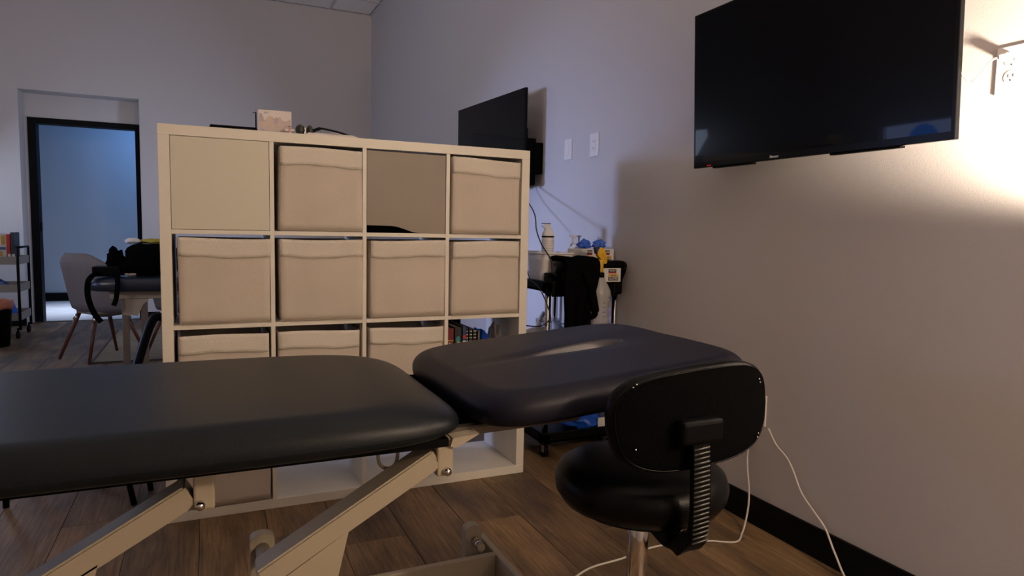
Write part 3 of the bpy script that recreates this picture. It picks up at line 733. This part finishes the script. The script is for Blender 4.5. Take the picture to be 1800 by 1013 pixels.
t = thing('power_plug', 'white television cord and plug in the outlet right of the large television', 'cord', (XR-.008, -1.622, 1.590))
MB().box((-.030, -.012, -.009), (-.001, .012, .009), .004).build('plug', 'white', t)
pts = [(-.022, .008, 0), (-.03, .025, -.004), (-.028, .050, -.030), (-.026, .075, -.050), (-.03, .097, -.030), (-.034, .118, .010), (-.036, .135, .045), (-.05, .16, .03), (-.055, .20, .02)]
MB().tube(smooth_pts(pts), .0028, 8).build('cord', 'cord', t)

# ------------------------------------------------------------------ utility cart behind the shelf, with its load
CX0, CX1, CY0, CY1 = 1.63, 2.056, .12, .80
ct = thing('utility_cart', 'black plastic utility cart with chrome posts between cube shelf and wall', 'cart', (1.83, .45, 0))
CO = (1.83, .45, 0)
def tray(z, h, name='tray'):
    b = MB(CO); b.box((CX0, CY0, z), (CX1, CY1, z+.012)); b.box((CX0, CY0, z), (CX0+.014, CY1, z+h), .003); b.box((CX1-.014, CY0, z), (CX1, CY1, z+h), .003)
    b.box((CX0, CY0, z), (CX1, CY0+.014, z+h), .003); b.box((CX0, CY1-.014, z), (CX1, CY1, z+h), .003)
    for x in (CX0, CX1-.05):
        for y in (CY0, CY1-.05): b.box((x, y, z-.01), (x+.05, y+.05, z+h), .008)
    b.build(name, 'blk', ct)
tray(.825, .05); tray(.44, .05); tray(.078, .05)
for x in (CX0+.022, CX1-.022):
    for y in (CY0+.022, CY1-.022): MB(CO).tube([(x, y, .09), (x, y, .845)], .015, 18).build('post', 'chrome', ct)
for x in (CX0+.03, CX1-.04):
    for y in (CY0+.03, CY1-.03):
        cs = MB(CO).tube([(x, y, .060), (x, y, .078)], .009, 12); cs.bar((x-.014, y, .028), (x-.014, y, .066), .024, .003, up=(1, 0, 0)); cs.bar((x+.014, y, .028), (x+.014, y, .066), .024, .003, up=(1, 0, 0)); cs = cs.build('caster', 'steel', ct)
        MB(CO).tube([(x-.010, y+.01, .030), (x+.010, y+.01, .030)], .030, 22).build('wheel', 'blk', cs)
MB(CO).tube(smooth_pts([(CX0+.07, CY0+.02, .87), (CX0+.065, CY0-.02, .935), (CX0+.09, CY0-.045, .955), (CX0+.2, CY0-.05, .957), (CX1-.05, CY0-.045, .957), (CX1-.012, CY0-.02, .94), (CX1-.012, CY0+.02, .87)]), .022, 14).build('push_handle', 'blk', ct)
MB(CO).box((CX1-.055, CY0-.012, .805), (CX1+.0, CY0+.03, .93), .01).build('handle_bracket', 'blk', ct)
MB(CO).box((CX0+.03, CY0-.004, .80), (CX1-.03, CY0+.01, .878), .006).build('front_panel', 'blk', ct)
ZT = .838
# white basket
t = thing('white_basket', 'white plastic storage basket at the left of the cart top', 'basket', (1.735, .36, ZT))
b = MB()
def bk2(u, v, k=0.0):
    a = 2*PI*u; X, Z = se(a, 7, .088-k+.012*v, .155-k+.012*v); return (X, Z, v*.168)
b.grid(lambda u, v: bk2(u, v), 48, 6, closeu=True); b._add([bk2(i/48, 0) for i in range(48)], [tuple(range(48))])
bs = b.build('basket_body', 'white', t); m_ = bs.modifiers.new('t', 'SOLIDIFY'); m_.thickness = .003
MB().tube([Vector(bk2(i/48, 1)) for i in range(48)], .005, 8, closed=True).build('rim', 'white', t)
b = MB(); pts = [(.035*math.cos(a)*1.0, .012*math.sin(a)) for a in [2*PI*i/24 for i in range(24)]]
b.prism([(p[0], .115+p[1]) for p in pts], -.1690, -.1655); b.build('grip_hole', 'greyp', t)
# contents of the basket and cart top
def carton(name, c, w_, d_, h_, m, label, cat='box', rz=0, extra=None, grp=None):
    t = thing(name, label, cat, c, rz, grp); MB().box((-w_/2, -d_/2, 0), (w_/2, d_/2, h_), .0015, seg=1).build('carton', m, t)
    if extra: extra(t, w_, d_, h_)
    return t
def supp(t, w_, d_, h_):
    MB().box((-w_/2-.0005, -d_/2-.0008, h_*.62), (w_/2+.0005, -d_/2, h_*.66)).build('black_stripe', 'blk', t)
    for k in range(5): MB().box((-.015, -d_/2-.0006, h_*(.12+.09*k)), (.012, -d_/2, h_*(.13+.09*k))).build('print_line', 'greyp', t)
t = thing('supplement_bottle', 'squat white bottle with a black stripe standing in the basket', 'bottle', (1.728, .305, ZT+.024))
MB().lathe([(.028, 0), (.031, .004), (.031, .235), (.027, .25), (.020, .256), (.020, .27), (0, .27)], n=28).build('bottle', 'white', t)
MB().lathe([(.0316, .222), (.0316, .230)], n=28).build('black_stripe', 'blk', t)
for k in range(5): MB().lathe([(.0313, .155+k*.012), (.0313, .1565+k*.012)], n=28).build('print_line', 'greyp', t)
t = thing('dropper_box', 'tall narrow white box with a dark top edge behind the supplement bottle', 'box', (1.765, .40, ZT+.030))
MB().box((-.018, -.018, 0), (.018, .018, .285), .001, seg=1).build('carton', 'white', t); MB().box((-.0185, -.0185, .2855), (.0185, .0185, .289)).build('dark_lid', 'greyd', t)
t = thing('card_stack', 'red and white cards lying across the basket rim', 'cards', (1.79, .44, ZT+.004), .2)
MB().box((-.035, -.03, 0), (.035, .03, .13), .001).build('white_cards', 'card', t); MB().box((-.034, -.032, .131), (.034, .03, .145), .001).build('red_card', 'redp', t)
o = MB().bar((1.80, .30, .97), (1.90, .32, 1.05), .04, .002).build('loose_card', 'plate'); tag(moved(o, (1.85, .31, 1.0)), 'white card leaning out over the right rim of the basket', 'card')
def pump(c, m, label, h=.15):
    t = thing('pump_bottle', label, 'bottle', c, 0)
    MB().lathe([(.024, 0), (.026, .004), (.026, h), (.015, h+.02), (.012, h+.03)], n=24).build('bottle', m, t)
    MB().lathe([(.013, h+.03), (.013, h+.04), (.005, h+.042), (.005, h+.075)], n=16).build('pump_stem', m, t)
    MB().box((-.020, -.007, h+.075), (.012, .007, h+.083), .002).build('pump_head', m, t); return t
pump((1.905, .36, ZT), 'white', 'white pump bottle behind the glove boxes', .175)
pump((1.965, .40, ZT), 'steel', 'grey pump bottle behind the glove boxes, nearest the wall', .175)
t = thing('amber_jar', 'small amber jar right of the white basket', 'jar', (1.868, .29, ZT)); MB().lathe([(.022, 0), (.024, .004), (.024, .14), (.018, .15)], n=20).build('glass', 'brownb', t); MB().lathe([(.019, .1505), (.019, .162), (0, .162)], n=20).build('lid', 'white', t)
def gl(t, w_, d_, h_):
    y = -d_/2-.0008
    def P(x0, x1, z0, z1, m, n_='label_print'): MB().box((w_*x0-w_/2, y, h_*z0), (w_*x1-w_/2, -d_/2, h_*z1)).build(n_, m, t)
    P(.42, .78, .70, .92, 'darkp'); P(.42, .78, .62, .70, 'redp'); P(.42, .88, .40, .56, 'goldp'); P(.42, .88, .10, .38, 'darkp')
    text('KIRKLAND', h_*.16, 'whitep', t, facing((w_*.10, y-.0004, h_*.81), (1, 0, 0), (0, 0, 1)), sx=.62)
    text('NITRILE EXAM', h_*.11, 'darkp', t, facing((w_*.15, y-.0004, h_*.48), (1, 0, 0), (0, 0, 1)), sx=.62)
    text('GLOVES', h_*.27, 'whitep', t, facing((w_*.15, y-.0006, h_*.24), (1, 0, 0), (0, 0, 1)), sx=.75)
carton('glove_box', (1.885, .235, ZT+.110), .10, .10, .083, 'card', 'left one of the two white glove boxes side by side on the cart top', rz=.25, extra=gl, grp='glove boxes on the cart')
carton('glove_box', (1.995, .24, ZT+.110), .118, .09, .083, 'card', 'right one of the two white glove boxes side by side on the cart top', extra=gl, grp='glove boxes on the cart')
carton('glove_box', (1.945, .078, .874), .125, .045, .068, 'card', 'white glove box hung at the front of the cart below the handle', extra=gl, grp='glove boxes on the cart')
t = thing('tray_riser', 'shallow grey riser tray under the two glove boxes', 'tray', (1.945, .24, ZT)); MB().box((-.09, -.05, 0), (.10, .05, .109), .004).build('riser', 'greyp', t)
def glove_tuft(c, label, seed):
    t = lumpbag('nitrile_gloves', c, (.036, .025, .022), 'glove', label, seed, 'gloves', .6); t['group'] = 'blue gloves on the glove boxes'; return t
glove_tuft((1.90, .235, ZT+.194), 'blue gloves bunched on top of the left glove box', 2)
glove_tuft((1.985, .23, ZT+.194), 'blue gloves bunched on top of the right glove box, behind the sprayer', 5)
# black garment draped over the handle
t = thing('black_garment', 'black fleece garment draped over the cart handle and hanging down', 'garment', (1.745, .07, .5))
b = MB()
def gf(u, v):
    # v along the drape from back over handle down, u across
    L = v*.66
    wdt = .062 if L > .36 else .062+.028*math.sin(min(1, (.36-L)/.2)*PI/2)
    x = (wdt-.062)*.9+(u-.5)*2*wdt+.004*math.sin(v*9)
    if L < .10: y, z = .11-L, .470+.012
    elif L < .17: a = (L-.10)/.07*PI/2; y, z = .01-.055*math.sin(a), .482-.03*(1-math.cos(a))
    else: y, z = -.045-.01*math.sin((L-.17)*9), .452-(L-.17)*1.05
    y += .010*math.sin(u*16+v*3)*min(1, v*2); z += .006*math.sin(u*9)*(1-v)
    return (x, y, z)
b.grid(gf, 36, 40); g_ = b.build('fleece_body', 'cloth', t); m_ = g_.modifiers.new('t', 'SOLIDIFY'); m_.thickness = .022; m_.offset = 0
b = MB(); b.tube(smooth_pts([(.05, -.045, .43), (.07, -.055, .36), (.085, -.06, .29), (.095, -.062, .235), (.080, -.062, .215), (.05, -.06, .21)]), [.05]*6+[.04]*12+[.03]*6+[.024]*7, 12, flat=.5); b.build('sleeve', 'cloth', t)
# black pouch with cords on the cart corner
o = MB().box((1.655, .15, ZT), (1.735, .20, ZT+.075), .006).build('black_device', 'blk'); tag(moved(o, (1.695, .175, ZT)), 'small black device box on the near left corner of the cart', 'device')
# spray bottle hanging on the handle
t = thing('spray_bottle', 'frosted spray bottle with yellow trigger head hanging on the cart handle', 'bottle', (1.872, .030, .668), 0)
MB().lathe([(.0, .0), (.040, .001), (.045, .008), (.046, .02), (.046, .10), (.047, .125), (.050, .150), (.048, .168), (.036, .195), (.026, .215), (.020, .232), (.0145, .238), (.0145, .245), (0, .245)], n=36).build('bottle', 'bottle', t).data.transform(Matrix.Diagonal((1.12, 1.0, 1, 1)))
MB().lathe([(.021, .232), (.021, .252), (.016, .256)], n=24).build('collar', 'blk', t)
b = MB(); b.tube([(0, 0, .256), (.002, 0, .29), (.004, 0, .318)], [.0145, .0135, .013], 16)
b.build('neck', 'yel', t)
hd = [(-.028, .352), (-.020, .334), (-.002, .318), (.012, .303), (.022, .296), (.030, .300), (.031, .314), (.024, .345), (.014, .368), (.002, .376), (-.012, .374), (-.016, .366)]
b = MB().prism(hd, -.013, .013); bmesh.ops.bevel(b.bm, geom=b.bm.edges[:], offset=.003, segments=2, affect='EDGES'); b.build('sprayer_head', 'yel', t)
b = MB()
for i in range(4):
    for j in range(3): b.ball((-.003+i*.007+j*.0035, -.0132, .343-i*.0085+j*.006-.008), .0017, 5)
b.build('vent_holes', 'blk', t)
b = MB().prism([(-.036, .376), (-.016, .382), (-.012, .360), (-.022, .350), (-.028, .345)], -.012, .012); b.build('nozzle', 'bookb', t)
for k in range(5): MB().box((-.008, -.0475, .045+k*.022), (.006, -.0455, .0475+k*.022)).build('graduation_mark', 'ink', t)
for (z0, z1, m) in ((.095, .118, 'greyp'), (.066, .080, 'purple'), (.046, .060, 'purple'), (.135, .139, 'ink')): MB().box((.018, -.0445, z0), (.038, -.0305, z1)).build('label_print', m, t)
# middle tray
ZM = .453
t = thing('ultrasound_handpiece', 'white corded handpiece lying on the middle cart tray', 'device', (1.72, .28, ZM))
MB().box((-.07, -.03, 0), (.10, .16, .125), .008).build('stand_box', 'greyp', t)
b = MB().ball((-.02, .05, .150), .06, 12, (1.2, .8, .35)); b.build('handpiece_body', 'white', t)
b = MB().tube(smooth_pts([(-.03, .05, .155), (-.02, .05, .19), (-.005, .05, .225), (.012, .05, .245)]), [.013]*6+[.012]*13, 12); b.build('handle', 'white', t)
b = MB()
for k in range(5): b.tube([(-.012+k*.005-.010, .038, .202+k*.009+.004), (-.012+k*.005+.012, .038, .202+k*.009-.004)], .002, 6)
b.build('grip_ribs', 'greyd', t)
MB().tube(smooth_pts([(.012, .05, .245), (.03, .05, .252), (.045, .05, .235), (.05, .05, .19)]), .0035, 8).build('cord', 'blkcord', t)
t = thing('white_tub', 'white lidded tub on the middle cart tray behind the garment', 'tub', (1.93, .35, ZM))
MB().box((-.06, -.08, 0), (.075, .08, .155), .012).build('tub', 'white', t); MB().box((-.062, -.082, .156), (.077, .082, .170), .006).build('lid', 'white', t)
t = thing('glass_bowl', 'clear glass bowl on the middle cart tray beside the handpiece', 'bowl', (1.83, .47, ZM)); b = MB(); b.lathe([(.03, .02), (.05, .03), (.065, .07), (.07, .19)], n=28); g_ = b.build('bowl', 'glass', t); m_ = g_.modifiers.new('t', 'SOLIDIFY'); m_.thickness = .003
MB().lathe([(.032, 0), (.03, .019)], n=20).build('foot_ring', 'glass', t)
lumpbag('blue_bag', (1.93, .29, .091), (.115, .13, .055), 'bluebag', 'shiny blue bag on the bottom cart tray', 12)
bpy.data.objects['blue_bag.001'].name = 'blue_bag.001'
MB().box((.035, -.137, .025), (.085, -.130, .075), .001).build('white_tag', 'card', bpy.data.objects['blue_bag.001'])
# black cables from the second television down to the cart
def cable(name, pts, r, m, label, grp=None, k=7):
    o = MB().tube(smooth_pts(pts, k), r, 8).build(name, m); p = Vector(pts[-1]); moved(o, p); return tag(o, label, 'cable', grp)
cable('black_cable', [(1.93, 1.16, 1.42), (1.90, 1.02, 1.36), (1.80, .62, 1.22), (1.69, .36, 1.12), (1.66, .24, 1.05), (1.65, .12, .98), (1.65, .10, .92), (1.68, .11, .905), (1.73, .10, .90)], .0035, 'blkcord', 'black cable hanging from the far television down to the cart corner')
cable('black_cable', [(1.94, 1.18, 1.42), (1.91, 1.05, 1.30), (1.80, .72, 1.12), (1.72, .58, 1.02), (1.66, .42, .94), (1.612, .26, .87)], .003, 'blkcord', 'black cable looping left of the basket to the cart edge')
cable('black_cable', [(1.72, .10, .925), (1.70, .09, .945), (1.73, .08, .958), (1.77, .08, .955), (1.82, .07, .965)], .003, 'blkcord', 'short black cable looped on the near corner of the cart top')
cable('thin_cable', [(1.625, .30, .872), (1.62, .20, .85), (1.62, .10, .78), (1.64, .10, .70), (1.62, .16, .655), (1.56, .25, .65)], .003, 'blkcord', 'thin black cable drooping under the cart top tray')
cable('hooked_cable', [(1.905, .10, .955), (1.895, .09, 1.00), (1.885, .09, 1.02), (1.893, .09, 1.032), (1.905, .09, 1.025)], .004, 'blkcord', 'short hooked black cable in front of the left glove box')
# white cords at the right wall
cable('power_cable', [(2.058, -.885, .395), (2.056, -.93, .345), (2.052, -.985, .315), (2.05, -1.02, .275), (2.048, -1.06, .215), (2.046, -1.12, .168), (2.045, -1.17, .13), (2.035, -1.22, .07), (2.02, -1.29, .004), (1.99, -1.40, .004)], .0035, 'cord', 'white cord hanging from the low outlet down the wall')
cable('power_cable', [(2.056, -.84, .415), (2.050, -.80, .30), (2.048, -.80, .22), (2.046, -.815, .15), (2.035, -.83, .09), (2.01, -.845, .03), (1.96, -.88, .004), (1.885, -.928, .004), (1.80, -.885, .004), (1.70, -.855, .004), (1.57, -.848, .004), (1.43, -.875, .004), (1.30, -.888, .004), (1.20, -.93, .004)], .0035, 'cord', 'white cord trailing over the floor past the stool to the low outlet')

# ------------------------------------------------------------------ back left of the room
# rug
t = thing('area_rug', 'flat beige woven rug under the far chair and table', 'rug', (.25, 4.05, 0))
RP = [(-.93, -.66), (1.3, -.66), (1.3, 1.1), (-.93, 1.1)]
MB().prism(RP, .001, .010, 'xy').build('pile', 'rug', t)
MB().prism([(-.945, -.675), (1.315, -.675), (1.315, -.66), (-.945, -.66)], .001, .013, 'xy').prism([(-.945, -.66), (-.93, -.66), (-.93, 1.1), (-.945, 1.1)], .001, .013, 'xy').build('binding', 'rugb', t)
# grey shell armchair
def armchair(loc, rz, label, nm='shell_armchair'):
    t = thing(nm, label, 'chair', loc, rz, 'shell armchairs at the back')
    # chair faces +x locally
    b = MB()
    def sf(u, v):
        a = (u-.5)*2*math.radians(128)      # 0 = back centre
        hgt = .30+.175*(math.cos(min(abs(a)/math.radians(128), 1)*PI)*.5+.5)**1.2*2 -.0
        hgt = .27+.25*(0.5+0.5*math.cos(a*180/128/1.0)) if False else .20+.31*min(1, 1.12*(0.5+0.5*math.cos(a*1.15)))
        lean = .10*v*(math.cos(a)*.5+.5)
        r = .20*math.sqrt(min(1, v/.16)+.04)+.045*v+lean*.5-.05*max(0, (v-.82)/.18)**2
        x = -math.cos(a)*r*(1.0); y = math.sin(a)*r*1.06
        z = .345+hgt*(v-.0)
        return (x+.02, y, z)
    b.grid(sf, 40, 14); s_ = b.build('shell', 'shell', t); m_ = s_.modifiers.new('t', 'SOLIDIFY'); m_.thickness = .018; m_.offset = 0
    b = cushion(-.15, .20, -.165, .165, .372, .44, .03, N=(24, 24), p=4); b.build('seat', 'seatf', t)
    for s1 in (-1, 1):
        MB().tube([(.10, s1*.275, .545), (.0, s1*.285, .56), (-.05, s1*.28, .57)], [.016, .018, .014], 10).build('arm_pad', 'seatf', t)
        for s2 in (-1, 1):
            MB().tube([(s2*.115, s1*.11, .385), (s2*.235, s1*.20, .0)], [.018, .011], 12).build('leg', 'walnut', t)
            MB().tube([(s2*.128, s1*.120, .355), (s2*.142, s1*.130, .315)], .0195, 12).build('leg_ferrule', 'chrome', t)
    return t
armchair((-.63, 3.60, 0.011), math.radians(38), 'grey shell armchair with walnut legs in front of the open door')
armchair((-.02, 3.75, 0.011), math.radians(150), 'shell armchair mostly hidden behind the left side of the shelf')
# far treatment table
ft = thing('treatment_table', 'far navy treatment table behind the shelf, black bag on its end', 'table', (.35, 2.55, 0))
FO = (.35, 2.55, 0)
cushion(-.56, 1.25, 2.28, 2.86, .665, .755, .045, off=FO, N=(60, 30), p=7).build('cushion', 'navy', ft)
MB(FO).box((-.43, 2.34, .612), (1.15, 2.42, .663), .006).box((-.43, 2.70, .612), (1.15, 2.78, .663), .006).build('side_rail', 'cream', ft)
MB(FO).prism([(-.34, .612), (-.34, .55), (-.36, .51), (-.27, .50), (-.24, .57), (-.20, .612)], 2.33, 2.345).build('gusset', 'cream', ft)
for x in (-.345, -.235):
    MB(FO).box((x-.02, 2.36, .03), (x+.02, 2.40, .611), .003).build('leg', 'steel', ft)
for x in (1.05,):
    MB(FO).box((x-.02, 2.36, .03), (x+.02, 2.40, .611), .003).box((x-.02, 2.72, .03), (x+.02, 2.76, .611), .003).build('leg', 'steel', ft)
MB(FO).box((-.40, 2.35, .0), (-.18, 2.78, .03), .004).box((1.0, 2.35, 0), (1.1, 2.78, .03), .004).build('foot_plate', 'steel', ft)
# bag with straps
t = thing('gym_bag', 'black duffel bag with hanging straps on the end of the far table', 'bag', (-.22, 2.5, .76))
b = MB().ball((0, 0, 0), 1, 14, lump=.18, seed=4)
for v in b.bm.verts: v.co = Vector((math.copysign(abs(v.co.x)**.6, v.co.x)*.17+.03, math.copysign(abs(v.co.y)**.7, v.co.y)*.14, max(0.0, .105+math.copysign(abs(v.co.z)**.55, v.co.z)*.11)))
b.build('bag_body', 'cloth', t)
b = MB().ball((-.18, -.05, .10), .05, 10, (1, .8, 1.5), .6, 3); b.ball((-.13, -.08, .05), .045, 10, (1.2, .8, 1), .6, 8); b.build('bunched_strap', 'cloth', t)
MB().box((-.31, -.13, .0), (-.15, .0, .065), .008).build('side_pocket', 'blk', t)
def strap(pts, nm='strap'): MB().tube(smooth_pts([Vector(p)-Vector((-.22, 2.5, .76)) for p in pts]), .017, 8, flat=.25).build(nm, 'cloth', t)
strap([(-.44, 2.42, .80), (-.50, 2.36, .785), (-.535, 2.28, .745), (-.54, 2.25, .66), (-.525, 2.25, .58), (-.50, 2.25, .52), (-.47, 2.25, .475)])
strap([(-.40, 2.35, .78), (-.375, 2.262, .765), (-.375, 2.25, .70), (-.385, 2.25, .62), (-.40, 2.25, .58)])
MB().box((-.13, -.08, .005), (-.06, -.10, .02)).build('buckle', 'chrome', t)
o = lumpbag('white_tissue', (-.30, 2.46, .975), (.05, .03, .02), 'plate', 'crumpled white paper on top of the black duffel bag', 4, 'paper')
o = lumpbag('yellow_envelope', (-.17, 2.48, .975), (.09, .04, .018), 'yellowbag', 'yellow paper lying on top of the black duffel bag', 6, 'paper')
# black tubular folding chair beside the shelf
t = thing('folding_chair', 'black tubular folding chair frame beside the left end of the shelf', 'chair', (-.30, .32, 0))
b = MB().tube(smooth_pts([(.29, .50, .655), (.245, .48, .68), (.215, .46, .66), (.17, .40, .52), (.10, .30, .25), (.02, .20, .02)]), .020, 12); b.build('front_tube', 'blk', t)
MB().tube([(.10, -.02, .38), (.175, -.095, .005)], .011, 10).build('leg', 'blk', t)
MB().tube([(.17, .12, .38), (.225, .04, .005)], .011, 10).build('leg', 'blk', t)
MB().tube([(-.27, .06, .38), (-.272, .055, .005)], .011, 10).build('leg', 'blk', t)
MB().tube([(-.27, .35, .38), (-.272, .36, .005)], .011, 10).build('leg', 'blk', t)
MB().box((-.29, -.05, .38), (.16, .38, .42), .015).build('seat', 'vinyl3', t)
# three tier trolley
t3 = thing('tiered_trolley', 'dark three tier trolley left of the open door', 'cart', (-1.72, 5.15, 0), .0)
TX0, TX1, TY0, TY1 = -.30, .255, -.22, .20
for x in (TX0, TX1):
    for y in (TY0, TY1): MB().tube([(x, y, .08), (x, y, .86)], .012, 10).build('post', 'blk', t3)
for z in (.70, .44, .17):
    b = MB(); b.box((TX0, TY0, z), (TX1, TY1, z+.008)); b.build('tray_floor', 'greyp', t3)
    b = MB(); b.box((TX0, TY0-.006, z), (TX1, TY0, z+.075)); b.box((TX0, TY1, z), (TX1, TY1+.006, z+.075)); b.box((TX0-.006, TY0, z), (TX0, TY1, z+.075)); b.box((TX1, TY0, z), (TX1+.006, TY1, z+.075)); b.build('tray_rim', 'greyp' if z != .70 else 'greyp', t3)
for x in (TX0, TX1): MB().tube([(x, TY0, .86), (x, TY1, .86)], .011, 10).build('handle', 'blk', t3)
for x in (TX0+.02, TX1-.02):
    for y in (TY0, TY1): MB().tube([(x-.012, y, .035), (x+.012, y, .035)], .035, 18).tube([(x, y, .035), (x, y, .10)], .008, 8).build('caster', 'blk', t3)
def tbook(x, y, w_, d_, h_, m, label, extra=None):
    t = thing('book', label, 'book', (x, y, .709), 0, 'books on the far trolley')
    MB().box((-w_/2, -d_/2, 0), (w_/2, d_/2, h_), .002).build('cover', m, t); MB().box((-w_/2+.002, -d_/2+.004, h_+.0003), (w_/2-.002, d_/2-.004, h_+.0015)).build('page_block', 'paper', t)
    if extra: extra(t, w_, d_, h_)
    return t
def pics(t, w_, d_, h_):
    y = -d_/2-.0012
    for (x0, x1, z0, z1, m) in ((.28, .45, .62, .92, 'goldp'), (-.15, .33, .24, .40, 'goldp'), (-.05, .15, .26, .38, 'redp'), (.08, .45, .45, .54, 'ink')):
        MB().box((w_*x0, y, h_*z0), (w_*x1, y+.001, h_*z1)).build('cover_picture', m, t)
    for z in (.52, .80): MB().tube([(-w_*.4, y, h_*z), (-w_*.1, y, h_*(z+.05)), (w_*.15, y, h_*(z-.06))], .004, 6).build('cover_picture', 'darkp', t)
tbook(-1.66, 5.02, .20, .03, .285, 'card', 'white picture book standing face out on the far trolley', pics)
tbook(-1.545, 5.06, .026, .16, .275, 'redp', 'bright red book standing on the far trolley')
tbook(-1.515, 5.10, .030, .20, .292, 'book', 'black book standing right of the red one on the far trolley')
t = thing('pump_bottle', 'small clear pump bottle at the left edge of the far trolley', 'bottle', (-1.64, 4.97, .709)); MB().lathe([(.02, 0), (.022, .12), (.01, .14), (.008, .16), (.003, .162), (.003, .18)], n=16).build('bottle', 'bottle', t); MB().box((-.02, -.005, .18), (.006, .005, .187)).build('pump_head', 'chrome', t)
for k, xx in enumerate((-1.525, -1.495)):
    o = MB().box((xx-.010, 4.955, .709), (xx+.010, 4.972, .80), .001, rot=Matrix.Rotation(-.25, 3, 'Y')).build('white_card', 'plate'); moved(o, (xx, 4.96, .709)); tag(o, ['white card leaning at the right of the trolley, nearer the red book', 'white card leaning at the right end of the trolley top'][k], 'card')
o = MB().box((-1.55, 5.0, .179), (-1.53, 5.14, .32), .002, rot=Matrix.Rotation(-.3, 3, 'Y')).build('blue_folder', 'bluebag'); tag(moved(o, (-1.54, 5.07, .179)), 'blue folder leaning on the bottom tray of the far trolley', 'folder')
o = lumpbag('towel_roll', (-1.72, 5.1, .449), (.14, .10, .06), 'bookb', 'dark cloth bundle on the middle tray of the far trolley', 8, 'cloth')
# waste bin
t = thing('waste_bin', 'black waste bin with reddish liner in front of the far trolley', 'bin', (-1.56, 4.50, 0))
b = MB(); b.lathe([(.10, 0), (.105, .005), (.13, .36), (.133, .375)], n=32); g_ = b.build('bin_body', 'blk', t); m_ = g_.modifiers.new('t', 'SOLIDIFY'); m_.thickness = .003
b = MB(); b.grid(lambda u, v: ((.137+.004*math.sin(u*50))*math.cos(2*PI*u), (.137+.004*math.sin(u*50))*math.sin(2*PI*u), .335+.075*v+.006*math.sin(u*37)), 60, 4, closeu=True); g_ = b.build('liner', 'liner', t); m_ = g_.modifiers.new('t', 'SOLIDIFY'); m_.thickness = .002
bpy.context.view_layer.update()
